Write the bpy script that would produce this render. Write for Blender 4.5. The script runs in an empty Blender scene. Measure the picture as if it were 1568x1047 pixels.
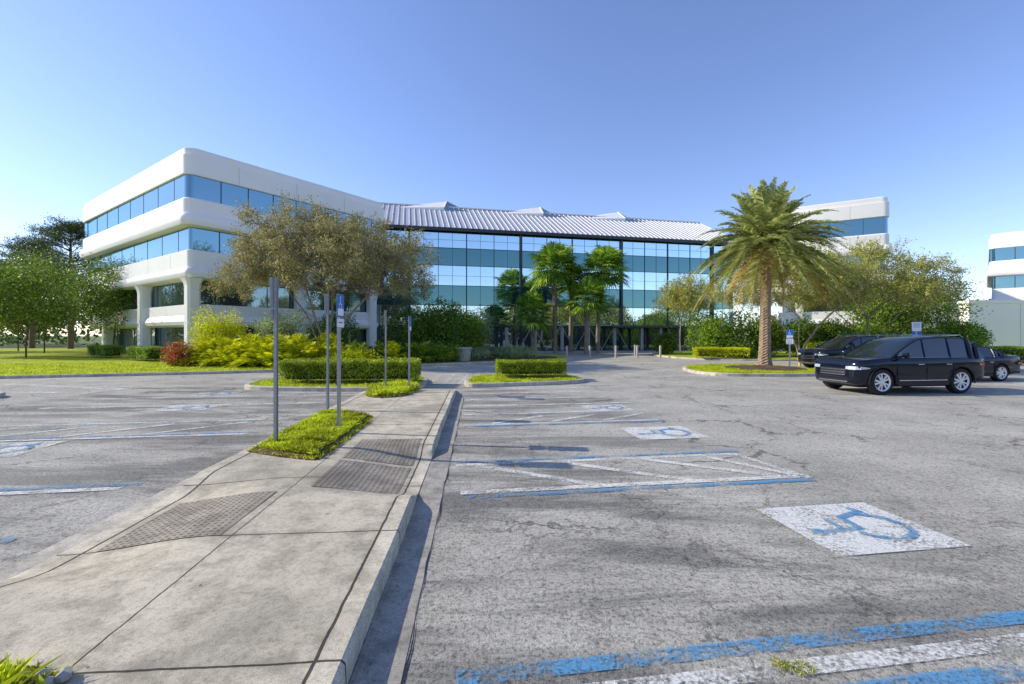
import bpy, math, random, bmesh
import numpy as np
from mathutils import Vector, Matrix
random.seed(7); R=np.random.RandomState(11)
sc=bpy.context.scene
rad=math.radians

# ------------------------------------------------------------------ materials
class NT:
    def __init__(s,name):
        s.m=bpy.data.materials.new(name); s.m.use_nodes=True
        s.t=s.m.node_tree; s.t.nodes.clear(); s.out=s.n('ShaderNodeOutputMaterial')
    def n(s,ty,**k):
        x=s.t.nodes.new(ty)
        for a,b in k.items(): setattr(x,a,b)
        return x
    def l(s,a,b): s.t.links.new(a,b)
    def put(s,sock,v):
        if isinstance(v,(int,float)): sock.default_value=v
        elif isinstance(v,(tuple,list)):
            sock.default_value=tuple(v)+((1,) if len(v)==3 and sock.type=='RGBA' else ())
        else: s.l(v,sock)
    def math(s,op,a,b=0.0,c=None,clamp=False):
        x=s.n('ShaderNodeMath',operation=op,use_clamp=clamp); s.put(x.inputs[0],a); s.put(x.inputs[1],b)
        if c is not None: s.put(x.inputs[2],c)
        return x.outputs[0]
    def mix(s,f,a,b,bt='MIX'):
        x=s.n('ShaderNodeMix',data_type='RGBA',blend_type=bt); s.put(x.inputs[0],f); s.put(x.inputs[6],a); s.put(x.inputs[7],b)
        return x.outputs[2]
    def coord(s,scale=None,rot=None,which='Object'):
        c=s.n('ShaderNodeTexCoord').outputs[which]
        if scale or rot:
            mp=s.n('ShaderNodeMapping'); s.l(c,mp.inputs[0])
            if scale: mp.inputs['Scale'].default_value=scale
            if rot: mp.inputs['Rotation'].default_value=rot
            c=mp.outputs[0]
        return c
    def noise(s,scale,detail=4,vec=None,rough=.55,dist=0):
        x=s.n('ShaderNodeTexNoise'); x.inputs['Scale'].default_value=scale; x.inputs['Detail'].default_value=detail
        x.inputs['Roughness'].default_value=rough; x.inputs['Distortion'].default_value=dist
        if vec is None: vec=s.coord()
        s.l(vec,x.inputs['Vector']); return x.outputs['Fac']
    def ramp(s,f,stops):
        x=s.n('ShaderNodeValToRGB'); s.l(f,x.inputs[0]); e=x.color_ramp.elements
        while len(e)<len(stops): e.new(.5)
        for i,(p,c) in enumerate(stops):
            e[i].position=p
            if isinstance(c,(int,float)): c=(c,c,c)
            e[i].color=tuple(c)+(1,)
        return x.outputs[0]
    def bump(s,h,st=.3,d=.02):
        x=s.n('ShaderNodeBump'); x.inputs['Strength'].default_value=st; x.inputs['Distance'].default_value=d
        s.l(h,x.inputs['Height']); return x.outputs[0]
    def princ(s,col,rough=.8,metal=0.,spec=.5,normal=None,**k):
        x=s.n('ShaderNodeBsdfPrincipled'); s.put(x.inputs['Base Color'],col); s.put(x.inputs['Roughness'],rough)
        s.put(x.inputs['Metallic'],metal); s.put(x.inputs['Specular IOR Level'],spec)
        if normal is not None: s.l(normal,x.inputs['Normal'])
        for a,b in k.items(): s.put(x.inputs[a.replace('_',' ')],b)
        return x.outputs[0]
    def done(s,sh): s.l(sh,s.out.inputs[0]); return s.m

def plain(name,col,rough=.6,metal=0.,spec=.5,var=.12,nscale=3.,bump=0.,**k):
    q=NT(name); n=q.noise(nscale,5)
    lo=tuple(c*(1-var) for c in col); hi=tuple(min(1,c*(1+var)) for c in col)
    c=q.ramp(n,[(.3,lo),(.7,hi)])
    nm=q.bump(q.noise(nscale*12,3),bump,.01) if bump else None
    return q.done(q.princ(c,rough,metal,spec,nm,**k))

def m_asphalt():
    q=NT('asphalt'); co=q.coord()
    agg=q.noise(95,3,co,.75); agg2=q.noise(32,4,co,.75); agg3=q.noise(11,6,co,.72)
    stre=q.noise(1.0,8,q.coord(scale=(.24,1.15,1),rot=(0,0,rad(-8))),.68,.5)
    mid=q.noise(.6,8,co,.68); big=q.noise(.09,3,co,.5)
    base=q.ramp(mid,[(.32,(.375,.35,.295)),(.5,(.485,.45,.38)),(.68,(.61,.57,.48))])
    sx=q.n('ShaderNodeSeparateXYZ'); q.l(co,sx.inputs[0])
    wobx=q.math('MULTIPLY',q.math('SUBTRACT',mid,.5),3.)
    xx=q.math('ADD',q.math('ADD',sx.outputs[0],wobx),q.math('MULTIPLY',sx.outputs[1],.075))
    stall=q.ramp(q.math('DIVIDE',q.math('ADD',xx,14.),20.),[(.06,0.),(.12,1.),(.82,1.),(.95,.1)])
    yy=q.ramp(q.math('DIVIDE',sx.outputs[1],20.),[(.80,1.),(.92,.15)])
    dk=q.math('MULTIPLY',q.math('MULTIPLY',q.ramp(stre,[(.455,0.),(.565,.95)]),stall),yy)
    grain=q.ramp(agg3,[(.38,.5),(.56,1.)])
    base=q.mix(q.math('MULTIPLY',dk,grain),base,(.165,.158,.142))
    light=q.math('MULTIPLY',q.ramp(stre,[(.30,.8),(.42,0.)]),stall)
    base=q.mix(q.math('MULTIPLY',light,.6),base,(.66,.625,.545))
    base=q.mix(q.ramp(big,[(.45,0.),(.62,.4)]),base,(.56,.525,.445))
    sp=q.ramp(agg,[(.32,.28),(.47,1.),(.60,1.),(.72,1.5)])
    base=q.mix(.85,base,q.mix(1.,base,sp,'MULTIPLY'))
    sp2=q.ramp(agg2,[(.36,.36),(.52,1.1)])
    base=q.mix(.85,base,q.mix(1.,base,sp2,'MULTIPLY'))
    sp3=q.ramp(agg3,[(.34,.52),(.50,1.05)])
    base=q.mix(.8,base,q.mix(1.,base,sp3,'MULTIPLY'))
    dv=q.n('ShaderNodeTexNoise'); dv.inputs['Scale'].default_value=1.6; dv.inputs['Detail'].default_value=9; dv.inputs['Roughness'].default_value=.66; q.l(co,dv.inputs['Vector'])
    va=q.n('ShaderNodeVectorMath',operation='MULTIPLY_ADD'); q.l(dv.outputs['Color'],va.inputs[0]); va.inputs[1].default_value=(1.4,1.4,0); q.l(co,va.inputs[2])
    for sc_,w in ((.34,.011),(.95,.012)):
        v=q.n('ShaderNodeTexVoronoi',feature='DISTANCE_TO_EDGE'); v.inputs['Scale'].default_value=sc_; q.l(va.outputs[0],v.inputs['Vector'])
        cr=q.ramp(v.outputs['Distance'],[(0.,1.),(w,0.)])
        msk=q.ramp(q.noise(.33 if sc_<.5 else .21,3,co),[(.44,0.),(.54,.85)])
        base=q.mix(q.math('MULTIPLY',cr,msk),base,(.055,.05,.045))
    st=q.ramp(q.noise(.8,5,co,.6),[(.65,0.),(.75,.5)])
    base=q.mix(st,base,(.31,.215,.14))
    h=q.math('ADD',agg,q.math('MULTIPLY',agg2,1.3))
    return q.done(q.princ(base,.9,0,.2,q.bump(h,.7,.012)))

def m_concrete(name='concrete_walk',joints=True,tint=(.43,.39,.325)):
    q=NT(name); co=q.coord(); t=tint
    n1=q.noise(.8,7,co,.62); n2=q.noise(4.5,7,co,.68); n3=q.noise(120,3,co,.75); n4=q.noise(28,4,co,.75)
    c=q.ramp(n1,[(.32,tuple(x*y for x,y in zip(t,(.60,.61,.62)))),(.5,t),(.70,tuple(x*1.18 for x in t))])
    c=q.mix(q.ramp(n2,[(.38,.6),(.55,0.)]),c,tuple(x*.48 for x in t))
    c=q.mix(.55,c,q.mix(1.,c,q.ramp(n3,[(.33,.45),(.6,1.15)]),'MULTIPLY'))
    c=q.mix(.5,c,q.mix(1.,c,q.ramp(n4,[(.34,.5),(.52,1.08)]),'MULTIPLY'))
    v=q.n('ShaderNodeTexVoronoi'); v.inputs['Scale'].default_value=2.3; q.l(co,v.inputs['Vector'])
    c=q.mix(q.ramp(v.outputs['Distance'],[(.03,.6),(.05,0.)]),c,(.12,.11,.10))
    h=n3
    if joints:
        sx=q.n('ShaderNodeSeparateXYZ'); q.l(co,sx.inputs[0]); X,Y=sx.outputs[0],sx.outputs[1]
        wob=q.math('MULTIPLY',q.math('SUBTRACT',q.noise(6,3,co),.5),.02)
        f=q.math('MULTIPLY',q.math('ABSOLUTE',q.math('SUBTRACT',q.math('FRACT',q.math('ADD',q.math('DIVIDE',q.math('SUBTRACT',q.math('ADD',Y,wob),2.4),1.6),10.5)),.5)),1.6)
        j1=q.math('LESS_THAN',f,.008)
        Xw=q.math('ADD',X,wob)
        j2=q.math('LESS_THAN',q.math('ABSOLUTE',q.math('ADD',Xw,1.40)),.006)
        j3=q.math('LESS_THAN',q.math('ABSOLUTE',q.math('ADD',Xw,.17)),.010)
        j4=q.math('LESS_THAN',q.math('ABSOLUTE',q.math('ADD',Xw,2.60)),.013)
        J=q.math('MAXIMUM',q.math('MAXIMUM',j1,j2),q.math('MAXIMUM',j3,j4))
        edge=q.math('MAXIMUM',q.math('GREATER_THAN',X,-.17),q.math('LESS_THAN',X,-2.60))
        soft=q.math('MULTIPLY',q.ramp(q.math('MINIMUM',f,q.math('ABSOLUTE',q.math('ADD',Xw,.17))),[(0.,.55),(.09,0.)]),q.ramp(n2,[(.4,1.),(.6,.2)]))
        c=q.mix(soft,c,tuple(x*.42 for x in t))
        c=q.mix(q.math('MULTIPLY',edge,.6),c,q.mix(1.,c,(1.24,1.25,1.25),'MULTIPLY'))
        c=q.mix(q.math('MULTIPLY',J,.9),c,(.03,.025,.02))
        h=q.math('SUBTRACT',n3,q.math('MULTIPLY',J,3.))
    return q.done(q.princ(c,.88,0,.2,q.bump(h,.4,.008)))

def m_paint(name,col,wear=.5):
    q=NT(name); co=q.coord()
    n=q.noise(30,7,co,.8); b=q.noise(2.2,5,co,.65)
    k=q.math('ADD',q.math('MULTIPLY',n,.6),q.math('MULTIPLY',b,.4))
    f=q.ramp(k,[(wear-.05,0.),(wear+.05,.9)])
    c=q.ramp(q.noise(60,3,co),[(.3,tuple(x*.68 for x in col)),(.7,col)])
    p=q.princ(c,.75,0,.3,q.bump(q.noise(95,3,co,.75),.5,.01)); tr=q.n('ShaderNodeBsdfTransparent')
    mx=q.n('ShaderNodeMixShader'); q.l(f,mx.inputs[0]); q.l(tr.outputs[0],mx.inputs[1]); q.l(p,mx.inputs[2])
    return q.done(mx.outputs[0])

def m_leaf(name,dark,light,trans=.35,tip=None,nscale=.8,g_=1.6):
    s_=lambda c: tuple(min(.8,x*g_) for x in c)
    dark,light=s_(dark),s_(light); tip=s_(tip) if tip else None
    q=NT(name); g=q.n('ShaderNodeNewGeometry'); co=q.coord()
    c=q.ramp(g.outputs['Random Per Island'],[(0.,dark),(.75,light),(1.,tip or light)])
    n=q.ramp(q.noise(nscale,3,co),[(.35,.65),(.65,1.25)])
    c=q.mix(1.,c,n,'MULTIPLY')
    p=q.princ(c,.5,0,.3); t=q.n('ShaderNodeBsdfTranslucent'); q.l(c,t.inputs[0])
    mx=q.n('ShaderNodeMixShader'); mx.inputs[0].default_value=trans; q.l(p,mx.inputs[1]); q.l(t.outputs[0],mx.inputs[2])
    return q.done(mx.outputs[0])

def m_glass(name,tint,refl,base,rough=.015):
    q=NT(name); co=q.coord()
    g=q.n('ShaderNodeBsdfGlossy'); g.inputs['Color'].default_value=tint+(1,); g.inputs['Roughness'].default_value=rough
    q.l(q.bump(q.noise(.35,2,co),.05,.15),g.inputs['Normal'])
    d=q.princ(base,.3,0,.5)
    lw=q.n('ShaderNodeFresnel'); lw.inputs[0].default_value=1.5
    f=q.math('ADD',q.math('MULTIPLY',lw.outputs[0],.8),refl,clamp=True)
    mx=q.n('ShaderNodeMixShader'); q.l(f,mx.inputs[0]); q.l(d,mx.inputs[1]); q.l(g.outputs[0],mx.inputs[2])
    return q.done(mx.outputs[0])

def m_grass(name,a,b,c3):
    q=NT(name); co=q.coord()
    n=q.noise(.9,6,co,.65); f=q.noise(45,4,co,.75)
    c=q.ramp(n,[(.3,a),(.52,b),(.72,c3)])
    c=q.mix(.8,c,q.mix(1.,c,q.ramp(f,[(.3,.35),(.65,1.35)]),'MULTIPLY'))
    return q.done(q.princ(c,.9,0,.2,q.bump(f,.9,.05)))

def m_bark(name,a,b,scale=(9,9,2.)):
    q=NT(name); co=q.coord(scale=scale); n=q.noise(1.5,6,co,.65)
    c=q.ramp(n,[(.3,a),(.7,b)])
    return q.done(q.princ(c,.9,0,.2,q.bump(n,.8,.04)))

M={}
M['asphalt']=m_asphalt()
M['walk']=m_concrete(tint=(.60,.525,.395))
M['kerb']=m_concrete('kerb_concrete',False,(.62,.56,.45))
M['gutter']=m_concrete('gutter_concrete',False,(.42,.385,.325))
M['tact']=m_concrete('tactile_paving',False,(.38,.325,.25))
M['paving']=m_concrete('paving_concrete',False,(.54,.49,.40))
M['blue']=m_paint('blue_marking_paint',(.13,.36,.60),.50)
M['white']=m_paint('white_marking_paint',(.88,.87,.80),.488)
M['bluef']=m_paint('faded_blue_paint',(.15,.37,.58),.535)
M['whitef']=m_paint('faded_white_paint',(.85,.84,.78),.51)
M['symw']=m_paint('symbol_white_paint',(.88,.87,.81),.455)
M['symb']=m_paint('symbol_blue_paint',(.13,.35,.60),.485)
M['grass']=m_grass('lawn_grass',(.27,.33,.02),(.47,.54,.03),(.60,.61,.06))
M['ground']=m_grass('earth_ground',(.10,.14,.04),(.15,.19,.06),(.2,.2,.09))
M['mulch']=m_grass('mulch',(.10,.055,.035),(.17,.10,.065),(.24,.15,.10))
M['wall']=plain('white_wall_panel',(.85,.82,.77),.6,var=.03,nscale=.5,bump=.05)
M['joint']=plain('panel_joint',(.30,.30,.30),.8)
M['soffit']=plain('soffit',(.42,.41,.39),.8)
M['darksoffit']=plain('dark_canopy_metal',(.07,.075,.08),.6)
M['win']=m_glass('window_glass_blue',(.30,.50,.57),.50,(.02,.07,.09))
M['windark']=m_glass('window_glass_dark',(.35,.50,.55),.36,(.012,.03,.035))
M['vis']=m_glass('curtain_vision_glass',(.62,.79,.85),.85,(.03,.08,.11))
M['span']=m_glass('curtain_spandrel_glass',(.15,.32,.34),.58,(.013,.05,.05))
M['mull']=plain('mullion_metal',(.035,.045,.05),.4,.3)
M['mulll']=plain('mullion_thin',(.10,.15,.17),.4,.3)
M['roof']=plain('standing_seam_roof',(.48,.475,.50),.55,.0,var=.06,nscale=.6)
M['seam']=plain('roof_seam',(.73,.72,.73),.45,.0,var=.05)
M['steel']=plain('galvanised_post',(.42,.42,.41),.45,.6,nscale=20)
M['signback']=plain('sign_back_aluminium',(.46,.47,.47),.4,.7,nscale=8)
M['signblue']=plain('sign_blue',(.02,.14,.52),.35,var=.03)
M['signwhite']=plain('sign_white',(.8,.8,.8),.35,var=.03)
M['carblack']=plain('black_car_paint',(.006,.009,.018),.14,.0,.45,var=.02)
M['cargrey']=plain('grey_car_paint',(.016,.022,.034),.16,.2,.45,var=.02)
M['carglass']=plain('car_glass',(.014,.022,.030),.03,.0,.95,var=.02)
M['trim']=plain('black_trim',(.012,.012,.013),.6)
M['tyre']=plain('tyre_rubber',(.018,.018,.018),.85)
M['chrome']=plain('chrome',(.75,.76,.78),.15,1.)
M['alloy']=plain('alloy_wheel',(.80,.81,.83),.35,.6)
M['lamp']=plain('headlamp_lens',(.60,.64,.68),.08,.3,.8)
M['red']=plain('tail_lamp_red',(.45,.01,.01),.15)
M['bark']=m_bark('grey_bark',(.17,.135,.10),(.42,.35,.27))
M['barkd']=m_bark('dark_bark',(.08,.055,.038),(.24,.175,.125))
M['palmbark']=m_bark('palm_bark',(.20,.125,.075),(.52,.39,.26),(6,6,14))
M['twig']=plain('twig',(.37,.30,.21),.9)
M['sparse']=m_leaf('sparse_olive_leaf',(.115,.11,.04),(.28,.255,.09),.35,(.40,.33,.14))
M['olive']=m_leaf('olive_leaf',(.15,.165,.028),(.36,.36,.065),.4,(.48,.42,.11))
M['oak']=m_leaf('oak_leaf',(.05,.085,.010),(.14,.21,.025),.35,(.25,.29,.04))
M['oakd']=m_leaf('dark_leaf',(.032,.052,.012),(.09,.14,.024),.3,(.16,.19,.04))
M['pine']=m_leaf('pine_needle',(.022,.042,.015),(.065,.095,.03),.25)
M['shrub']=m_leaf('shrub_leaf',(.05,.10,.010),(.19,.29,.022),.4,(.34,.41,.04))
M['shrubd']=m_leaf('deep_shrub_leaf',(.03,.065,.010),(.11,.19,.020),.35,(.21,.29,.035))
M['yel']=m_leaf('yellow_green_leaf',(.24,.28,.006),(.50,.50,.012),.45,(.56,.48,.015),.8,1.75)
M['hedge']=m_leaf('hedge_leaf',(.09,.13,.008),(.29,.35,.018),.3,(.44,.47,.035),2.)
M['blade']=m_leaf('grass_blade',(.19,.23,.008),(.42,.47,.018),.45,(.54,.52,.05),1.5)
M['date']=m_leaf('date_frond',(.12,.15,.035),(.33,.36,.11),.35,(.48,.46,.16))
M['datedry']=m_leaf('dry_frond',(.30,.20,.05),(.48,.34,.08),.35,(.5,.36,.07))
M['fan']=m_leaf('fan_frond',(.035,.095,.012),(.18,.30,.03),.35,(.48,.50,.06))
M['redfl']=m_leaf('red_flower',(.42,.01,.03),(.62,.02,.05),.3)
M['ltgr']=m_leaf('bluegreen_leaf',(.125,.165,.07),(.29,.35,.155),.35)
M['deadleaf']=m_leaf('fallen_leaf',(.12,.07,.03),(.30,.19,.09),.1,(.38,.28,.10))
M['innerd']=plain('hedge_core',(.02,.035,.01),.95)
M['conc']=plain('cast_concrete',(.44,.41,.36),.8,nscale=6,bump=.1)

# ------------------------------------------------------------------ helpers
def link(o,parent=None):
    sc.collection.objects.link(o)
    if parent is not None: o.parent=parent
    return o
def empty(name,loc=(0,0,0),rz=0.,scale=1.):
    e=bpy.data.objects.new(name,None); e.empty_display_size=.2; sc.collection.objects.link(e)
    e.location=loc; e.rotation_euler=(0,0,rz); e.scale=(scale,)*3; return e
def npmesh(name,V,F,mats,mi=None,parent=None,smooth=False,loc=None):
    V=np.asarray(V,dtype=np.float32); F=np.asarray(F,dtype=np.int32)
    me=bpy.data.meshes.new(name); me.vertices.add(len(V)); me.vertices.foreach_set('co',V.ravel())
    k=F.shape[1]; me.loops.add(F.size); me.loops.foreach_set('vertex_index',F.ravel())
    me.polygons.add(len(F)); me.polygons.foreach_set('loop_start',np.arange(0,F.size,k,dtype=np.int32))
    if smooth: me.polygons.foreach_set('use_smooth',np.ones(len(F),dtype=bool))
    for m in mats: me.materials.append(m)
    if mi is not None: me.polygons.foreach_set('material_index',np.asarray(mi,dtype=np.int32))
    me.update(calc_edges=True); me.validate()
    o=bpy.data.objects.new(name,me)
    if loc is not None: o.location=loc
    return link(o,parent)
def pymesh(name,V,F,mats,mi=None,parent=None,smooth=False,sharp=None):
    me=bpy.data.meshes.new(name); me.from_pydata([tuple(v) for v in V],[],F)
    for m in (mats if isinstance(mats,(list,tuple)) else [mats]): me.materials.append(m)
    if mi is not None:
        for p,i in zip(me.polygons,mi): p.material_index=i
    if smooth:
        for p in me.polygons: p.use_smooth=True
        if sharp: me.set_sharp_from_angle(angle=rad(sharp))
    me.update(); return link(bpy.data.objects.new(name,me),parent)
class Acc:
    """accumulates boxes / tubes into one mesh"""
    def __init__(s): s.V=[]; s.F=[]; s.M=[]
    def add(s,V,F,m=0):
        b=len(s.V); s.V+= [tuple(v) for v in V]; s.F+=[tuple(i+b for i in f) for f in F]; s.M+=[m]*len(F)
    def box(s,x0,x1,y0,y1,z0,z1,m=0,bev=0.):
        if bev>0:
            b=bev
            def rr(ins,z):
                a0,a1,c0,c1=x0+ins,x1-ins,y0+ins,y1-ins; k=b*.6
                return [(a0+k,c0,z),(a1-k,c0,z),(a1,c0+k,z),(a1,c1-k,z),(a1-k,c1,z),(a0+k,c1,z),(a0,c1-k,z),(a0,c0+k,z)]
            V=rr(b,z0)+rr(0,z0+b)+rr(0,z1-b)+rr(b,z1); F=[tuple(range(7,-1,-1)),tuple(range(24,32))]
            for r in range(3):
                for i in range(8): F.append((r*8+i,r*8+(i+1)%8,r*8+8+(i+1)%8,r*8+8+i))
        else:
            V=[(x0,y0,z0),(x1,y0,z0),(x1,y1,z0),(x0,y1,z0),(x0,y0,z1),(x1,y0,z1),(x1,y1,z1),(x0,y1,z1)]
            F=[(0,3,2,1),(4,5,6,7),(0,1,5,4),(1,2,6,5),(2,3,7,6),(3,0,4,7)]
        s.add(V,F,m)
    def tube(s,P,r,k=6,m=0,cap=True):
        P=[Vector(p) for p in P]; rs=r if isinstance(r,(list,tuple)) else [r]*len(P); V=[];F=[]
        for i,p in enumerate(P):
            d=(P[min(i+1,len(P)-1)]-P[max(i-1,0)]).normalized()
            a=d.cross(Vector((0,0,1)) if abs(d.z)<.95 else Vector((1,0,0))).normalized(); b=d.cross(a)
            for j in range(k):
                t=2*math.pi*j/k; V.append(p+(a*math.cos(t)+b*math.sin(t))*rs[i])
        for i in range(len(P)-1):
            for j in range(k): F.append((i*k+j,i*k+(j+1)%k,(i+1)*k+(j+1)%k,(i+1)*k+j))
        if cap: F.append(tuple(range(k-1,-1,-1))); F.append(tuple(range((len(P)-1)*k,len(P)*k)))
        s.add(V,F,m)
    def lathe(s,prof,k=24,m=0,axis='z',c=(0,0,0)):
        V=[];F=[]
        for r,z in prof:
            for j in range(k):
                t=2*math.pi*j/k; x,y=r*math.cos(t),r*math.sin(t)
                V.append((c[0]+x,c[1]+y,c[2]+z) if axis=='z' else (c[0]+x,c[1]+z,c[2]+y))
        for i in range(len(prof)-1):
            for j in range(k): F.append((i*k+j,i*k+(j+1)%k,(i+1)*k+(j+1)%k,(i+1)*k+j))
        s.add(V,F,m)
    def obj(s,name,mats,parent=None,smooth=False,sharp=35):
        return pymesh(name,s.V,s.F,mats,s.M,parent,smooth,sharp)

def chaikin(P,n=2):
    for _ in range(n):
        Q=[]
        for i in range(len(P)):
            a,b=P[i],P[(i+1)%len(P)]
            Q+= [(a[0]*.75+b[0]*.25,a[1]*.75+b[1]*.25),(a[0]*.25+b[0]*.75,a[1]*.25+b[1]*.75)]
        P=Q
    return P
def inset(P,d):
    n=len(P); A=sum(P[i][0]*P[(i+1)%n][1]-P[(i+1)%n][0]*P[i][1] for i in range(n)); s=1 if A>0 else -1; Q=[]
    for i in range(n):
        a=Vector(P[i-1]);b=Vector(P[i]);c=Vector(P[(i+1)%n])
        e1=(b-a).normalized();e2=(c-b).normalized()
        nn=Vector((-e1.y-e2.y,e1.x+e2.x)); nn=nn.normalized()*s; Q.append(tuple(b+nn*d))
    return Q
def raised_bed(name,P,inner,zt=.13,kw=.15,smooth=2):
    P=chaikin(P,smooth) if smooth else P
    I=inset(P,kw); B=inset(P,.025); n=len(P); e=empty(name)
    V=[(x,y,-.05) for x,y in P]+[(x,y,zt-.025) for x,y in P]+[(x,y,zt) for x,y in B]+[(x,y,zt) for x,y in I]+[(x,y,zt-.08) for x,y in I]
    F=[(r*n+i,r*n+(i+1)%n,(r+1)*n+(i+1)%n,(r+1)*n+i) for r in range(4) for i in range(n)]
    pymesh('kerb',V,F,M['kerb'],None,e)
    pymesh('surface',[(x,y,zt-.012) for x,y in I],[tuple(range(n))],inner,None,e)
    return e,I
def pip(P,x,y):
    P=np.asarray(P); r=np.zeros(len(x),bool); j=len(P)-1
    for i in range(len(P)):
        xi,yi=P[i];xj,yj=P[j]
        c=((yi>y)!=(yj>y))&(x<(xj-xi)*(y-yi)/(yj-yi+1e-12)+xi)
        r^=c; j=i
    return r
def unit(a): return a/np.maximum(np.linalg.norm(a,axis=-1,keepdims=True),1e-9)
def leafquads(C,L,W,up=0.,D=None,rs=R):
    n=len(C)
    if D is None: D=rs.normal(size=(n,3)); D[:,2]+=up
    D=unit(D); N=rs.normal(size=(n,3)); U=unit(np.cross(D,N))
    L=(np.full(n,L) if np.isscalar(L) else L)*rs.uniform(.6,1.3,n); W=(np.full(n,W) if np.isscalar(W) else W)*rs.uniform(.7,1.2,n)
    L=L[:,None];W=W[:,None]
    V=np.stack([C,C+D*L*.5+U*W*.5,C+D*L,C+D*L*.5-U*W*.5],1).reshape(-1,3)
    return V,np.arange(4*n).reshape(-1,4)
def blades(name,poly,n,h,z,parent,mat='blade',w=.012,lean=.5,hole=None):
    P=np.asarray(poly); lo=P.min(0);hi=P.max(0); x=R.uniform(lo[0],hi[0],n*2); y=R.uniform(lo[1],hi[1],n*2)
    k=pip(P,x,y)
    if hole: k&=((x-hole[0])**2+(y-hole[1])**2)>(hole[2]*(1+.06*np.sin(7*np.arctan2(y-hole[1],x-hole[0]))))**2
    x=x[k][:n];y=y[k][:n]; m=len(x); C=np.stack([x,y,np.full(m,z)],1)
    cl=.6+.8*(.5+.5*np.sin(x*5.1+np.sin(y*4.3)*2)*np.cos(y*6.2+np.sin(x*3)))
    D=R.normal(size=(m,3))*lean; D[:,2]=1; D=unit(D); U=R.normal(size=(m,3)); U[:,2]=0; U=unit(U)
    H=(h*cl*R.uniform(.5,1.3,m))[:,None]; B=R.normal(size=(m,3))*.35; B[:,2]=-.1
    V=np.stack([C-U*w/2,C+U*w/2,C+D*H*.6+U*w*.35,C+D*H+B*H*.5],1).reshape(-1,3)
    return npmesh('blades',V,np.arange(4*m).reshape(-1,4),[M[mat]],parent=parent)

# ------------------------------------------------------------------ trees
def grow(base,targets,stems,up=.25,seed=0,seg=.8,tipr=.012,p=2.3,maxr=.3):
    rs=np.random.RandomState(seed); N=[np.array(base,float)]; par=[-1]
    for st in stems:
        pi=0
        for q in st: N.append(np.array(q,float)); par.append(pi); pi=len(N)-1
    order=np.argsort(np.linalg.norm(targets-np.array(base),axis=1))
    for ti in order:
        T=targets[ti]; A=np.array(N); d=np.linalg.norm(A-T,axis=1)+np.maximum(0,A[:,2]-T[2])*.8
        d[0]+=50; i=int(np.argmin(d)); S=A[i]; dist=np.linalg.norm(T-S); k=max(1,int(dist/seg)); pi=i
        for s in range(1,k+1):
            f=s/k; q=S*(1-f)+T*f+np.array([0,0,math.sin(f*math.pi)*dist*.10])+(rs.normal(size=3)*.09*min(1,dist) if s<k else 0)
            N.append(q); par.append(pi); pi=len(N)-1
    n=len(N); acc=np.zeros(n); r=np.zeros(n)
    for i in range(n-1,-1,-1):
        r[i]=min(maxr,acc[i]**(1/p)) if acc[i]>0 else tipr
        if par[i]>=0: acc[par[i]]+=r[i]**p
    a=Acc()
    for i in range(1,n):
        j=par[i]; rj=r[j] if j>0 or i<=1 else r[i]*1.25
        rj=min(rj,r[i]*1.6+.01); k=8 if r[i]>.08 else (5 if r[i]>.03 else 3)
        a.tube([N[j],N[i]],[rj,r[i]],k,cap=False)
    return a
def crown_targets(c,rr,n,seed,lumps=9,hollow=.35,flat=-.5):
    rs=np.random.RandomState(seed); c=np.array(c);rr=np.array(rr)
    D=unit(rs.normal(size=(n*3,3))); D=D[D[:,2]>flat][:n]
    L=unit(rs.normal(size=(lumps,3))); w=np.clip((D@L.T),0,1)**5
    bumpf=.74+.36*w.max(1)
    rad_=(hollow+(1-hollow)*rs.uniform(0,1,len(D))**.55)*bumpf
    return c+D*rad_[:,None]*rr
def tree(name,base,crown,rr,n,seed,leafmat,bark,stems,leaf_n=40,clump=.55,L=.11,W=.06,twigs=0,twl=.8,flat=-.5,maxr=.3,lumps=9,hollow=.35,tipr=.012):
    e=empty(name,base); b=np.array(base); c=np.array(crown)-b
    T=crown_targets(c,rr,n,seed,lumps,hollow,flat)
    a=grow((0,0,-.1),T,stems,seed=seed,maxr=maxr,tipr=tipr); a.obj('trunk_and_limbs',M[bark],e,True,60)
    rs=np.random.RandomState(seed+5); m=len(T)
    if twigs:
        S=np.repeat(T,twigs,0); outw=unit(S-c*np.array([1,1,.8])); D=unit(rs.normal(size=S.shape)*.8+outw*.5+np.array([0,0,.2])); Ln=twl*rs.uniform(.4,1.2,len(S))
        S=S+rs.normal(size=S.shape)*.15; U=unit(np.cross(D,rs.normal(size=S.shape)))*.007
        E=S+D*Ln[:,None]; V=np.stack([S-U,S+U,E+U*.4,E-U*.4],1).reshape(-1,3)
        npmesh('twigs',V,np.arange(4*len(S)).reshape(-1,4),[M['twig']],parent=e)
        k=leaf_n; f=rs.uniform(.15,1.,(len(S),k,1)); C=(S[:,None]+(E-S)[:,None]*f+rs.normal(size=(len(S),k,3))*.06).reshape(-1,3)
    else:
        sc_=rs.uniform(.5,1.25,(m,1,1))
        off=rs.normal(size=(m,leaf_n,3))*np.array([1,1,.62])*clump*.5*sc_
        C=(T[:,None]+off).reshape(-1,3)
    V,F=leafquads(C,L,W,.1,rs=rs); npmesh('foliage',V,F,[M[leafmat]],parent=e)
    return e
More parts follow.
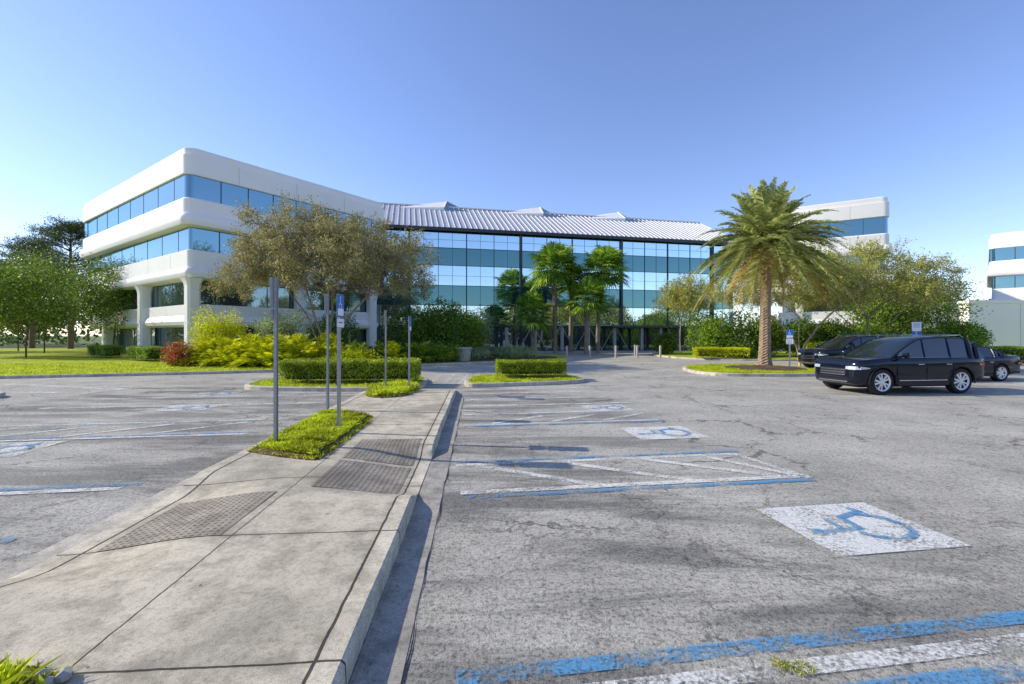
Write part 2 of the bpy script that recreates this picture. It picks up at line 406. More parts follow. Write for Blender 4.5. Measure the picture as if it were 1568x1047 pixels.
def shrub(name,base,rx,ry,h,n,seed,mat,L=.14,W=.07,lumps=7):
    rs=np.random.RandomState(seed); e=empty(name,base)
    cs=rs.uniform(-1,1,(lumps,3))*np.array([rx*.55,ry*.5,h*.14])+np.array([0,0,h*.48])
    rrs=np.stack([rs.uniform(.34,.55,lumps)*rx,rs.uniform(.4,.6,lumps)*ry,rs.uniform(.34,.52,lumps)*h],1)
    i=rs.randint(0,lumps,n); D=unit(rs.normal(size=(n,3))); rd=rs.uniform(.5,1.15,n)**.6
    C=cs[i]+D*rrs[i]*rd[:,None]; C+=rs.normal(size=C.shape)*.08; C=C[C[:,2]>.03]
    V,F=leafquads(C,L,W,.4,rs=rs); npmesh('foliage',V,F,[M[mat]],parent=e)
    a=Acc()
    for k in range(7):
        t=rs.uniform(0,6.28); q=cs[k%lumps]
        a.tube([(math.cos(t)*.1,math.sin(t)*.1,-.05),(q[0]*.5,q[1]*.5,h*.3),(q[0],q[1],h*.7)],[.04,.03,.012],5)
    a.obj('stems',M['barkd'],e); return e
def fronds(rs,n,length,crown,elev,nl,ll,lw,droop,dry=0.,vee=.35):
    VV=[];mi=[];a=Acc()
    for k in range(n):
        t=(k*2.399963+rs.uniform(-.2,.2)); el=elev(k/n)+rs.normal()*.07; Ln=length*rs.uniform(.8,1.1)
        d=np.array([math.cos(t)*math.cos(el),math.sin(t)*math.cos(el),math.sin(el)]); s=np.array([-math.sin(t),math.cos(t),0.])
        f=np.linspace(0,1,nl); dr=droop*(.7+.5*math.cos(el))
        P=np.array(crown)+d*(f*Ln)[:,None]; P[:,2]-=dr*Ln*f**2.2; P+=s*(rs.normal()*.06*Ln*f**2)[:,None]
        P[:,:2]-=d[:2]*(dr*.25*Ln*f**3)[:,None]
        T=unit(np.gradient(P,axis=0)); Up=unit(np.cross(T,np.broadcast_to(s,T.shape))); Up*=np.sign(Up[:,2:3]+1e-6)
        isdry=k/n>1-dry
        a.tube([tuple(P[i]) for i in range(0,nl,max(1,nl//6))],[.028*length/3.2*(1-.8*i/nl) for i in range(0,nl,max(1,nl//6))],3,cap=False,m=1 if isdry else 0)
        i0=int(nl*.12)
        for sg in (-1,1):
            pr=(np.sin(np.clip(f[i0:]*1.05,0,1)**.7*math.pi)*.75+.28)*ll
            D=unit(T[i0:]*.75+sg*s*(.85)+Up[i0:]*vee+rs.normal(size=T[i0:].shape)*.13)
            D[:,2]-=.1
            B=P[i0:]; tip=B+D*pr[:,None]; tip[:,2]-=pr*.18; w=T[i0:]*lw
            VV.append(np.stack([B-w*.4,B+w*.4,B+D*(pr*.5)[:,None]+w*.5,tip],1).reshape(-1,3)); mi+= [1 if isdry else 0]*len(B)
    V=np.concatenate(VV); return V,np.arange(len(V)).reshape(-1,4),mi,a

# ------------------------------------------------------------------ ground, roads
pymesh('ground',[(-900,-900,-.06),(900,-900,-.06),(900,900,-.06),(-900,900,-.06)],[(0,1,2,3)],M['ground'])
pymesh('parking_lot_asphalt',[(-75,-60,0),(95,-60,0),(95,64,0),(-75,64,0)],[(0,1,2,3)],M['asphalt'])

ISL=rad(4.29)
isl=empty('pedestrian_island_walkway',(-.68,0,0),ISL)
def sm(x): x=min(1,max(0,x)); return x*x*(3-2*x)
S_END=15.4
def hz(t,s):
    f=1-sm((abs(s-6.05)-.65)/.65); w=sm((t+1.35)/1.25); z=.15-.142*f*w
    f=1-sm((abs(s-4.55)-.75)/.7); w=sm((-t-1.55)/1.2); z-=.12*f*w
    f=sm((s-14.0)/1.3); z=min(z,.15-.135*f)
    return z
ts=[-2.8,-2.795,-2.775]+list(np.linspace(-2.7,-.1,27))+[-.03,-.008,0.]; ss=list(np.arange(-3,S_END+.01,.1))
V=[];F=[]; nt=len(ts)
for s in ss:
    for i,t in enumerate(ts):
        z=hz(t,s)+.0025*math.sin(s*2.3+t*3)*math.sin(s*.9)
        if i in (0,nt-1): z=-.05
        elif i in (1,nt-2): z-=.022 if z>.05 else 0.
        V.append((t+(.006*math.sin(s*1.9) if i>nt-4 else 0),s,z))
for j in range(len(ss)-1):
    for i in range(nt-1): F.append((j*nt+i,j*nt+i+1,(j+1)*nt+i+1,(j+1)*nt+i))
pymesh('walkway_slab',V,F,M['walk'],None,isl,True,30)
pymesh('gutter_pan',[(.0,-3,.004),(.27,-3,.004),(.27,13.6,.004),(0,13.6,.004)],[(0,1,2,3)],M['gutter'],None,isl)
V=[];F=[]
for i,s in enumerate(np.arange(-3,13.6,.12)):
    o=.008*math.sin(s*3.1)+.006*math.sin(s*9.7); w_=.007+.005*math.sin(s*5.3+1)
    V+=[(.272+o,s,.0065),(.272+o+w_,s,.0065)]
    if i: F.append((2*i-2,2*i-1,2*i+1,2*i))
pymesh('gutter_joint',V,F,M['trim'],None,isl)
pymesh('gutter_pan_far_side',[(-3.05,-3,.004),(-2.8,-3,.004),(-2.8,15,.004),(-3.05,15,.004)],[(0,1,2,3)],M['kerb'],None,isl)
def domes(name,t0,t1,s0,s1):
    a=Acc(); st=.06
    nx=int((t1-t0)/st); ny=int((s1-s0)/st)
    for i in range(nx):
        for j in range(ny):
            t=t0+(i+.5)*st; s=s0+(j+.5)*st; z=hz(t,s)
            a.add([(t+r*math.cos(k*math.pi/3),s+r*math.sin(k*math.pi/3),z+zz) for r,zz in((.021,-.001),(.013,.010)) for k in range(6)],
                  [(k,(k+1)%6,6+(k+1)%6,6+k) for k in range(6)]+[(6,7,8,9,10,11)])
    m=12; VV=[];FF=[]
    for j in range(m+1):
        for i in range(m+1):
            t=t0+(t1-t0)*i/m; s=s0+(s1-s0)*j/m; VV.append((t,s,hz(t,s)+.005))
    for j in range(m):
        for i in range(m): FF.append((j*(m+1)+i,j*(m+1)+i+1,(j+1)*(m+1)+i+1,(j+1)*(m+1)+i))
    a.add(VV,FF); a.obj(name,M['tact'],isl)
domes('tactile_paving_near',-2.5,-1.5,4.0,5.1)
domes('tactile_paving_a',-1.2,-.24,5.25,6.35); domes('tactile_paving_b',-1.2,-.24,6.45,7.55)

def loc2w(t,s):
    ca,sa=math.cos(ISL),math.sin(ISL); return (-.68+t*ca-s*sa,t*sa+s*ca)
def grassbed(name,P,n,h=.09,mound=.05,z0=.15):
    e=empty(name); W=[loc2w(*p) for p in P]; W=chaikin(W,2); I=inset(W,.14); k=len(W)
    cx=sum(p[0] for p in W)/k; cy=sum(p[1] for p in W)/k
    V=[(x,y,z0+.006) for x,y in W]+[(x,y,z0+mound) for x,y in I]+[(cx,cy,z0+mound+.03)]
    F=[(i,(i+1)%k,k+(i+1)%k,k+i) for i in range(k)]+[(k+i,k+(i+1)%k,2*k) for i in range(k)]
    pymesh('soil',V,F,M['mulch'],None,e)
    blades('b',W,int(n*.25),h*.8,z0,e,w=.010,lean=.9); blades('b',I,n,h,z0+mound-.01,e,w=.010,lean=.8)
grassbed('grass_bed',[(-2.70,6.9),(-2.62,6.85),(-2.2,6.6),(-1.52,6.3),(-1.45,6.4),(-1.42,8),(-1.45,9.6),(-1.6,9.8),(-2.4,10.3),(-2.70,10.2),(-2.7,8.5)],48000,.085)
grassbed('grass_bed',[(-2.6,12.6),(-1.2,12.5),(-1.1,15.6),(-2.6,16.)],18000,.14)
grassbed('grass_bed',[(-2.7,.8),(-1.28,.8),(-1.3,2.2),(-1.38,2.38),(-1.6,2.5),(-2.7,2.46)],16000,.10)
a=Acc()
for k in range(34):
    x,y=loc2w(random.uniform(-1.56,-1.30),random.uniform(1.9,2.42)); r=random.uniform(.02,.04)
    V=[(x+r*math.cos(t)*math.cos(p)*random.uniform(.7,1.2),y+r*math.sin(t)*math.cos(p)*random.uniform(.7,1.2),.18+r*.7*math.sin(p)) for p in(-.6,.5) for t in np.arange(0,6.2,1.05)]+[(x,y,.18+r*.7)]
    a.add(V,[(i,(i+1)%6,6+(i+1)%6,6+i) for i in range(6)]+[(6+i,6+(i+1)%6,12) for i in range(6)])
a.obj('edging_stones',M['conc'])
C=[]
for k in range(420):
    if k<200: x,y=loc2w(abs(random.gauss(0,.09))+.02,random.uniform(1.5,13)); z=.010
    elif k<300: x,y=loc2w(random.uniform(-2.5,-.1),random.uniform(1.8,13)); z=.158
    else: x,y=random.uniform(-.4,9),random.uniform(2.2,16); z=.016
    C.append((x,y,z))
C=np.array(C)
keep=~((C[:,2]>.1)&(C[:,1]>3.2)&(C[:,1]<7.6)); C=C[keep]
D=R.normal(size=(len(C),3)); D[:,2]=np.abs(D[:,2])*.15; D=unit(D); U=np.stack([-D[:,1],D[:,0],R.normal(size=len(C))*.2],1); L_=R.uniform(.010,.028,len(C))[:,None]
V=np.stack([C,C+D*L_*.5+U*L_*.3,C+D*L_,C+D*L_*.5-U*L_*.3],1).reshape(-1,3)
npmesh('fallen_leaves',V,np.arange(len(V)).reshape(-1,4),[M['deadleaf']])
e=empty('weed_tufts'); rs=np.random.RandomState(9)
for (x,y,r,n) in ((1.59,2.53,.06,200),(1.50,2.56,.04,80)):
    t=rs.uniform(0,6.28,n); q=rs.uniform(0,1,n)**.5*r; Cc=np.stack([x+q*np.cos(t)*1.5,y+q*np.sin(t),np.full(n,.005)],1)
    Dd=rs.normal(size=(n,3)); Dd[:,2]=.5+np.abs(Dd[:,2])*.6; V,F=leafquads(Cc,.024,.007,D=Dd,rs=rs); npmesh('tuft',V,F,[M['olive']],parent=e)

# ------------------------------------------------------------------ painted markings
mk=empty('parking_markings')
ANG=rad(8.4); cA,sA=math.cos(ANG),math.sin(ANG)
cnt=[0]
def strip(p0,p1,w,m,name='stripe'):
    p0=Vector(p0);p1=Vector(p1); d=(p1-p0).normalized(); n=Vector((-d.y,d.x))*w/2; cnt[0]+=1
    z=.006+.0012*(cnt[0]%7)
    pymesh(name,[(*(p0-n),z),(*(p1-n),z),(*(p1+n),z),(*(p0+n),z)],[(0,1,2,3)],M[m],None,mk)
def xline(y0,x0,x1,w,m,off=0):
    k=sA/cA; strip((x0,y0+off+k*x0),(x1,y0+off+k*x1),w,m)
xline(2.50,-.30,7,.12,'blue'); xline(2.30,.15,7,.12,'whitef'); xline(2.10,1.2,7,.12,'blue')
xline(5.27,-.5,3.85,.10,'blue'); xline(5.42,-.6,3.75,.12,'white')
xline(6.74,-.8,3.6,.10,'blue'); xline(6.60,-.8,3.5,.12,'white')
for x in (-.9,.3,1.5,):
    k=sA/cA; strip((x+.4,6.55+k*(x+.4)),(x+2.0,5.45+k*(x+2.0)),.13,'white')
strip((2.9,6.98),(3.75,6.0),.12,'white'); strip((3.45,7.06),(3.85,5.9),.11,'white')
xline(9.35,-1.,3.3,.13,'blue'); xline(9.52,-1.,3.2,.12,'white')
xline(10.6,-1.1,3.2,.12,'bluef'); xline(10.75,-1.1,3.1,.13,'white')
for x in(-.4,.8,2.0):
    k=sA/cA; strip((x,9.6+k*x),(x+1.1,10.5+k*x),.12,'white')
for y in (12.0,13.3,14.6,15.7): xline(y,-1.2,3.2,.16,'white')
for y,ms in ((6.35,('blue','white')),(9.42,('blue','white')),(10.8,('white','bluef')),(13.3,('white','whitef')),(15.,('white','whitef')),(4.78,('blue','whitef'))):
    xe=-4.5-.075*(y-5); xline(y,-12,xe,.11,ms[0]); xline(y,-11.8,xe-.1,.12,ms[1],-.16)
for x in (-11,-9.6,-8.2,-6.8):
    k=sA/cA; strip((x,9.5+k*x),(x+1.2,10.7+k*x),.12,'white')
def symbol(c,s=1.05,rot=ANG,wm='symw',bm='symb'):
    e=empty('accessible_parking_symbol',(c[0],c[1],0),rot+math.pi/2)
    a=Acc()
    a.add([(-s/2,-s*.62,.010),(s/2,-s*.62,.010),(s/2,s*.62,.010),(-s/2,s*.62,.010)],[(0,1,2,3)])
    a.obj('white_panel',M[wm],e)
    b=Acc()
    def pl(P,w,z=.015):
        for i in range(len(P)-1):
            p=Vector(P[i]);q=Vector(P[i+1]);d=(q-p).normalized();n=Vector((-d.y,d.x))*w/2;p=p-d*w*.3;q=q+d*w*.3
            b.add([(*(p-n),z+i*.0006),(*(q-n),z+i*.0006),(*(q+n),z+i*.0006),(*(p+n),z+i*.0006)],[(0,1,2,3)])
    b.add([(-.08*s+.07*s*math.cos(t),.42*s+.07*s*math.sin(t),.014) for t in np.arange(0,6.28,.45)],[tuple(range(14))])
    pl([(-.08*s,.33*s),(-.06*s,-.0*s),(.18*s,-.03*s),(.28*s,-.34*s),(.36*s,-.31*s)],.075*s)
    pl([(-.05*s,.17*s),(.15*s,.15*s)],.065*s,.0185)
    pl([(-.04*s+.27*s*math.cos(t),-.17*s+.27*s*math.sin(t)) for t in np.linspace(rad(115),rad(345),14)],.065*s,.020)
    b.obj('wheelchair_figure',M[bm],e)
symbol((3.3,4.42)); symbol((2.85,8.65)); symbol((2.4,11.6),.9,wm='white')
symbol((-8.3,7.35),wm='white'); symbol((-8.2,11.6),.95,wm='white'); symbol((-9.3,14.3),.95,wm='whitef')
for k in range(4): strip((-3.1+k*.55,17.3),(-3.3+k*.62,21.5),.14,'whitef')
strip((-19,17.2),(-12,15.2),.5,'whitef'); strip((-21,14.8),(-14,14.6),.35,'whitef')

# ------------------------------------------------------------------ kerbed planting areas
LAWN=[(-75,5),(-45,11.5),(-21.6,19.3),(-11.5,22.6),(-5.6,26.6),(-2.0,29.6),(3.6,32.6),(5.2,36),(3.2,43),(-8,49),(-20,60),(-75,62)]
e,I=raised_bed('lawn',LAWN,M['grass'],.13,smooth=1)
near=[(-40,14),(-21.6,19.6),(-11.5,22.9),(-8,25),(-9,28),(-18,30),(-38,26)]
blades('b',near,46000,.07,.12,e,w=.02)
pymesh('mulch_bed',[(x,y,.13) for x,y in chaikin([(-20,25.6),(-12,24.4),(-7,26.6),(-2.2,30.4),(3.,33.3),(4,37),(-1,42),(-10,44),(-19,33)],2)],[tuple(range(36))],M['mulch'])
raised_bed('entrance_shrub_bed',[(12.4,36.6),(15.6,32.6),(22,32.8),(34,34),(60,38),(80,46),(60,55),(30,50),(18,52),(13,44)],M['grass'],.13,smooth=2)
e,HL=raised_bed('hedge_island',[(-9.5,15.9),(-8.4,15.1),(-4.9,14.9),(-3.1,15.3),(-3.3,18.6),(-4.2,19.6),(-8.7,19.4),(-9.6,18.)],M['grass'],.14)
blades('b',HL,15000,.07,.13,e,w=.014)
e,HR=raised_bed('hedge_island',[(-1.75,16.4),(-1.2,16.1),(2.3,17.2),(3.,18.),(2.4,19.8),(1.4,20.7),(-1.,20.2),(-1.9,19)],M['grass'],.14)
blades('b',HR,12000,.07,.13,e,w=.014)
e,PI=raised_bed('palm_island',[(8.7,21.6),(9.6,20.3),(13.8,20.3),(15.6,21.8),(15.2,26.4),(13.8,27.6),(10.2,26.6),(9,24.4)],M['grass'],.14)
blades('b',PI,14000,.06,.13,e,w=.018,hole=(13.2,23.9,1.9))
pymesh('mulch_ring',[(13.2+1.9*math.cos(t),23.9+1.9*math.sin(t),.15) for t in np.linspace(0,6.28,33)[:-1]]+[(13.6,24.7,.24)],[(i,(i+1)%32,32) for i in range(32)],M['mulch'])
raised_bed('kerb_island',[(-19,13.0),(-15.3,12.7),(-14.9,13.6),(-16.,14.2),(-19,14.2)],M['grass'],.14)
raised_bed('kerb_island',[(19.5,27.2),(40,27.6),(60,30),(60,33),(30,31),(19.5,29)],M['grass'],.13)
pymesh('entrance_plaza',[(3.8,33.5,.008),(12.6,36.5,.008),(13.2,44,.008),(18,54,.008),(2,50,.008),(3.,44,.008)],[(0,1,2,3,4,5)],M['paving'])

def box_hedge(name,loc,lx,ly,h,rz,n,seed,mat='hedge',L=.055):
    rs=np.random.RandomState(seed); e=empty(name,loc,rz); a=Acc()
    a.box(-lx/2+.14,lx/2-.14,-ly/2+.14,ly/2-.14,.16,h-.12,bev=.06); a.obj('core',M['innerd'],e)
    area=np.array([lx*h,lx*h,ly*h,ly*h,lx*ly]); k=rs.choice(5,n,p=area/area.sum()); u=rs.uniform(-.5,.5,n);v=rs.uniform(0,1,n)
    dep=np.abs(rs.normal(size=n))*.07-.02; zz=.08+(h-.08)*v**.85; C=np.zeros((n,3))
    wob=.05*np.sin(u*lx*3+seed)*np.sin(zz*5+u*7)+.03*np.sin(zz*9)
    for i in range(5):
        q=k==i
        if i==0: C[q]=np.stack([u[q]*lx,-ly/2+dep[q]-wob[q],zz[q]],1)
        if i==1: C[q]=np.stack([u[q]*lx,ly/2-dep[q],zz[q]],1)
        if i==2: C[q]=np.stack([-lx/2+dep[q],u[q]*ly,zz[q]],1)
        if i==3: C[q]=np.stack([lx/2-dep[q],u[q]*ly,zz[q]],1)
        if i==4: C[q]=np.stack([u[q]*lx,(v[q]-.5)*ly,h-dep[q]+.04*np.sin(u[q]*lx*2.1+seed)*np.sin(v[q]*6)],1)
    keep=((C[:,2]>.28)|(rs.uniform(size=n)<.35)); C=C[keep]
    V,F=leafquads(C,L,L*.6,.3,rs=rs); npmesh('leaves',V,F,[M[mat]],parent=e)
    b=Acc()
    for i in range(int(lx*7)):
        x=rs.uniform(-lx/2+.1,lx/2-.1); y=rs.choice([-1,1])*rs.uniform(ly*.3,ly*.46); b.tube([(x,y,0),(x+rs.normal()*.06,y,.4)],.012,4)
    b.obj('stems',M['twig'],e)
box_hedge('clipped_hedge',(-5.82,16.7,.13),4.7,1.4,.80,rad(2),34000,1)
box_hedge('clipped_hedge',(.75,18.75,.13),2.75,1.2,.66,rad(6),19000,2)
box_hedge('clipped_hedge',(31,28.9,.13),20,1.3,.95,rad(3),24000,3,'shrub',.09)
box_hedge('clipped_hedge',(-24.8,31.0,.13),3.,1.2,.9,rad(-32),7000,4,'shrub',.07)
box_hedge('clipped_hedge',(-31.5,35.4,.13),3.4,1.2,.9,rad(-32),7000,5,'shrub',.07)
box_hedge('clipped_hedge',(15.6,34.2,.13),3.6,1.6,.75,rad(-12),9000,6,'yel',.09)

# ------------------------------------------------------------------ buildings
def rring(L1,L2,o,r,z,seg=5):
    x0,x1,y0,y1=-o,L1+o,-o,L2+o; P=[]
    for cx,cy,a0 in ((x0+r,y0+r,180),(x1-r,y0+r,270),(x1-r,y1-r,0),(x0+r,y1-r,90)):
        for k in range(seg+1):
            t=rad(a0+90*k/seg); P.append((cx+r*math.cos(t),cy+r*math.sin(t),z))
    return P
def loft(L1,L2,prof,mat,name,e,r=.55,cap=True):
    V=[];F=[]
    for o,z in prof: V+=rring(L1,L2,o,r,z)
    n=len(V)//len(prof)
    for i in range(len(prof)-1):
        for j in range(n): F.append((i*n+j,i*n+(j+1)%n,(i+1)*n+(j+1)%n,(i+1)*n+j))
    if cap: F.append(tuple(range(n-1,-1,-1))); F.append(tuple(range((len(prof)-1)*n,len(prof)*n)))
    return pymesh(name,V,F,M[mat],None,e,True,28)
def wing(name,org,ang,L1,L2,k=1.,cols_x=(),cols_y=()):
    e=empty(name,(org[0],org[1],0),ang)
    Z=lambda z:z*k
    loft(L1,L2,[(-.95,.1),(-.95,Z(2.5))],'windark','ground_floor_glass',e,.1)
    loft(L1,L2,[(-.95,Z(2.45)),(-.45,Z(2.45)),(-.22,Z(2.6)),(-.14,Z(2.85)),(-.22,Z(3.1)),(-.34,Z(3.3)),(-.34,Z(4.1)),(-.8,Z(4.1))],'wall','spandrel_first',e,.3)
    loft(L1,L2,[(-.75,Z(4.05)),(-.75,Z(5.95))],'windark','first_floor_glass',e,.1)
    loft(L1,L2,[(-.7,Z(5.9)),(-.05,Z(5.9)),(.14,Z(6.0)),(.24,Z(6.22)),(.24,Z(6.42)),(.14,Z(6.65)),(.04,Z(6.72)),(.04,Z(7.92)),(-.04,Z(7.97)),(-.4,Z(7.97))],'wall','spandrel_second',e,.35)
    loft(L1,L2,[(-.06,Z(7.95)),(-.06,Z(9.6))],'win','second_floor_glass',e,.25)
    loft(L1,L2,[(-.1,Z(9.55)),(.25,Z(9.55)),(.46,Z(9.66)),(.56,Z(9.9)),(.56,Z(10.2)),(.44,Z(10.46)),(.32,Z(10.54)),(.32,Z(11.5)),(.24,Z(11.6)),(-.2,Z(11.6))],'wall','spandrel_third',e,.6)
    loft(L1,L2,[(.2,Z(11.58)),(.2,Z(13.25))],'win','third_floor_glass',e,.5)
    loft(L1,L2,[(.1,Z(13.22)),(.3,Z(13.22)),(.34,Z(13.27)),(.34,Z(14.62)),(.22,Z(14.64)),(.22,Z(15.12)),(.12,Z(15.2)),(-.3,Z(15.2)),(-.3,Z(14.8))],'wall','parapet',e,.6)
    a=Acc()
    for (z0,z1,o,sp) in ((7.97,9.55,-.06,3.1),(11.6,13.22,.2,3.1),(4.1,5.9,-.75,3.1),(.1,2.45,-.95,3.1)):
        x=2.
        while x<L1-1: a.box(x-.035,x+.035,-o-.018,-o+.04,Z(z0),Z(z1)); x+=sp/1.6
        y=2.
        while y<L2-1: a.box(-o-.018,-o+.04,y-.02,y+.02,Z(z0),Z(z1)); y+=sp
    a.obj('window_mullions',M['mull'],e)
    b=Acc()
    for (z0,z1,o) in ((6.75,7.9,.04),(10.56,11.48,.32),(13.29,14.6,.34)):
        x=3.2
        while x<L1-1: b.box(x-.012,x+.012,-o-.004,-o+.02,Z(z0),Z(z1)); x+=4.6
        y=3.2
        while y<L2-1: b.box(-o-.004,-o+.02,y-.012,y+.012,Z(z0),Z(z1)); y+=4.6
    b.obj('panel_joints',M['joint'],e)
    c=Acc()
    def column(x,y):
        pr=[(.42,-.3),(.42,Z(5.3)),(.46,Z(5.55)),(.54,Z(5.75)),(.62,Z(5.93))]
        V=[];F=[]
        for h,z in pr:
            q=h*.35; V+=[(x-h+q,y-h,z),(x+h-q,y-h,z),(x+h,y-h+q,z),(x+h,y+h-q,z),(x+h-q,y+h,z),(x-h+q,y+h,z),(x-h,y+h-q,z),(x-h,y-h+q,z)]
        for i in range(4):
            for j in range(8): F.append((i*8+j,i*8+(j+1)%8,i*8+8+(j+1)%8,i*8+8+j))
        c.add(V,F)
    for y in cols_y: column(.34,y)
    for x in cols_x: column(x,.34)
    if c.V: c.obj('columns',M['wall'],e,True,40)
    d=Acc(); d.box(L1*.3,L1*.7,L2*.45,L2*.7,Z(14.8),Z(15.0),bev=.05); d.obj('roof_deck_plant',M['soffit'],e)
    return e
wing('office_building_wing',(-22.9,32.4),rad(55.2),17,25,1.,(8.5,16.),(.34,9.8,19.4))
wing('office_building_wing',(40.9,50.),rad(148.5-90),25,10.5,1.12,(),(2.,8.))
wing('neighbouring_office_building',(63.6,60.5),rad(-46),26,20,1.,(5,15),(5,))
at=empty('glass_atrium_building',(-18,48.64,0),rad(12.8)); LX=46.5; bay=3.15; x00=6.9-2*bay
panels=Acc(); rows=[(13.45,11.6,0),(11.6,9.65,1),(9.65,7.4,0),(7.4,5.2,1),(5.2,2.9,0),(2.9,.05,2)]
x=x00-bay
while x<LX:
    for zt,zb,m in rows:
        for hx in (0,.5):
            xa=x+bay*hx+.02; xb=x+bay*(hx+.5)-.02
            j=[random.uniform(-.008,.008) for _ in range(4)]
            panels.add([(xa,j[0],zb),(xb,j[1],zb),(xb,j[1]+j[2]*.6,zt),(xa,j[0]+j[2]*.6,zt)],[(0,1,2,3)],m)
    x+=bay
panels.obj('curtain_wall_glass',[M['vis'],M['span'],M['windark']],at)
a=Acc(); x=x00-bay; k=-1
while x<LX+.1:
    if (k-2)%4==0: a.box(x-.12,x+.12,-.28,.05,0,13.5)
    elif (k-2)%2==0: a.box(x-.05,x+.05,-.12,.05,0,13.5)
    else: a.box(x-.03,x+.03,-.06,.05,0,13.5)
    x+=bay; k+=1
for z in (11.6,9.65,7.4,5.2,2.9): a.box(x00-bay,LX,-.05,.04,z-.03,z+.03)
a.box(x00-bay,LX,-.7,-.55,13.4,13.74); a.obj('curtain_wall_frame',M['mull'],at)
a=Acc()
for z in (12.5,8.5,4.05): a.box(x00-bay,LX,-.035,.04,z-.012,z+.012)
x=x00-bay/2
while x<LX: a.box(x-.012,x+.012,-.035,.04,2.9,13.4); x+=bay
a.obj('thin_glazing_bars',M['mulll'],at)
pymesh('roof_slab',[(-3,-.6,13.75),(LX+2,-.6,13.75),(LX+2,8,18.3),(-3,8,18.3),(LX+2,18,13),(-3,18,13),(-3,-.6,13.45),(LX+2,-.6,13.45)],[(0,1,2,3),(3,2,4,5),(6,7,1,0),(6,0,3,5),(1,7,4,2)],M['roof'],None,at)
a=Acc(); x=-3
while x<LX+2:
    a.add([(x-.05,-.62,13.752),(x+.05,-.62,13.752),(x+.05,8,18.302),(x-.05,8,18.302),(x-.03,-.62,13.84),(x+.03,-.62,13.84),(x+.03,8,18.39),(x-.03,8,18.39)],[(0,1,5,4),(1,2,6,5),(3,0,4,7),(4,5,6,7)]); x+=.62
a.box(-3,LX+2,7.85,8.15,18.3,18.45)
a.obj('roof_seams',M['seam'],at)
a=Acc(); a.box(x00-bay,LX,.1,18,.05,.2); a.box(x00-bay,LX,17.6,18,.2,13); a.box(LX,LX+.3,.1,18,.2,13.4); a.box(x00-bay-.3,x00-bay,.1,18,.2,13.4); a.obj('rear_walls',M['wall'],at)
for xc in (11.,24.0,35.8):
    a=Acc()
    P=[(xc-5.2,6.6,17.62),(xc+.2,6.6,17.95),(xc+3.4,6.9,17.8),(xc-4.8,10.2,18.75),(xc+.8,10.2,19.75),(xc+3.6,10.2,18.5),
       (xc-5.2,6.6,16.8),(xc+.2,6.6,16.8),(xc+3.4,6.9,16.8),(xc-4.8,10.2,16.4),(xc+.8,10.2,16.4),(xc+3.6,10.2,16.4)]
    a.add(P,[(0,1,4,3),(6,7,1,0),(6,0,3,9),(9,3,4,10),(10,4,5,11),(2,8,11,5)],0)
    a.add(P,[(1,2,5,4),(7,8,2,1)],1)
    a.tube([P[1],P[4]],.09,5,0); a.tube([P[4],P[5]],.09,5,0)
    a.obj('roof_skylight',[M['wall'],M['windark']],at)
a=Acc()
for xx in (17.5,20.8,24,27.2,30.5,34,36.5,39): a.box(xx-.16,xx+.16,-1.7,-1.38,.05,2.7,bev=.04)
a.obj('entrance_columns',M['soffit'],at)
a=Acc(); a.box(30,42,-2.2,-.1,2.72,3.0,bev=.05); a.obj('entrance_canopy',M['darksoffit'],at)
a=Acc()
for xx in (19,22.4,25.8,29.2):
    a.tube([(xx,-.8,.1),(xx+1.7,-.9,3.)],.05,6); a.tube([(xx+3.4,-.8,.1),(xx+1.7,-.9,3.)],.05,6)
a.tube([(19,-.9,3.),(32.6,-.9,3.)],.05,6); a.obj('entrance_truss',M['soffit'],at)
lb=empty('low_service_building',(48,48,0),rad(-4)); a=Acc()
a.box(0,26,0,12,-.05,5.2); a.box(-.15,26.1,-.15,12.1,5.2,5.5); a.box(-3.2,-.003,1.5,10,-.05,4.4); a.box(-3.3,-.16,1.4,10.1,4.4,4.6); a.obj('walls',M['wall'],lb)
b=Acc(); b.box(5,5.04,-.004,.05,.1,5.1); b.box(11,11.04,-.004,.05,.1,5.1); b.box(-2.2,-1.1,1.46,1.6,0,2.3); b.obj('door_and_joints',M['soffit'],lb)

# ------------------------------------------------------------------ trees
st=[[(-.5,0,1.2),(-1.3,.2,3.0),(-2.4,.2,4.4)],[(.1,.1,1.3),(.2,.4,3.2),(.1,.6,4.8)],[(.5,-.1,1.2),(1.3,-.2,2.8),(2.6,0,4.2)],[(-.1,-.3,1.4),(-.5,-.8,3.2),(-.7,-1.4,4.6)]]
tree('sparse_oak_tree',(-11.6,28.6,.1),(-11.7,28.6,6.0),(6.9,5.6,3.9),560,21,'sparse','bark',st,leaf_n=14,L=.115,W=.06,twigs=15,twl=.8,flat=-.45,maxr=.22,hollow=.22,lumps=14)
st=[[(-.3,0,1.),(-1.2,.1,2.4),(-2.4,.3,3.6)],[(.3,0,1.1),(1.2,-.2,2.5),(2.5,0,3.6)],[(.0,.2,1.3),(.1,.3,3.)]]
def sparse2(b,c,rr,seed,n=290): tree('olive_oak_tree',b,c,rr,n,seed,'olive','bark',st,leaf_n=12,L=.13,W=.07,twigs=12,twl=.9,flat=-.35,maxr=.2,hollow=.25,lumps=10)
sparse2((20.2,32.0,.1),(20.0,32.4,5.0),(5.3,4.,3.3),31)
sparse2((26.6,34.0,.1),(26.6,34.0,5.1),(5.6,4.,3.3),32)
sparse2((14.6,39.5,.1),(15.,39.5,4.5),(2.6,2.6,2.4),33,110)
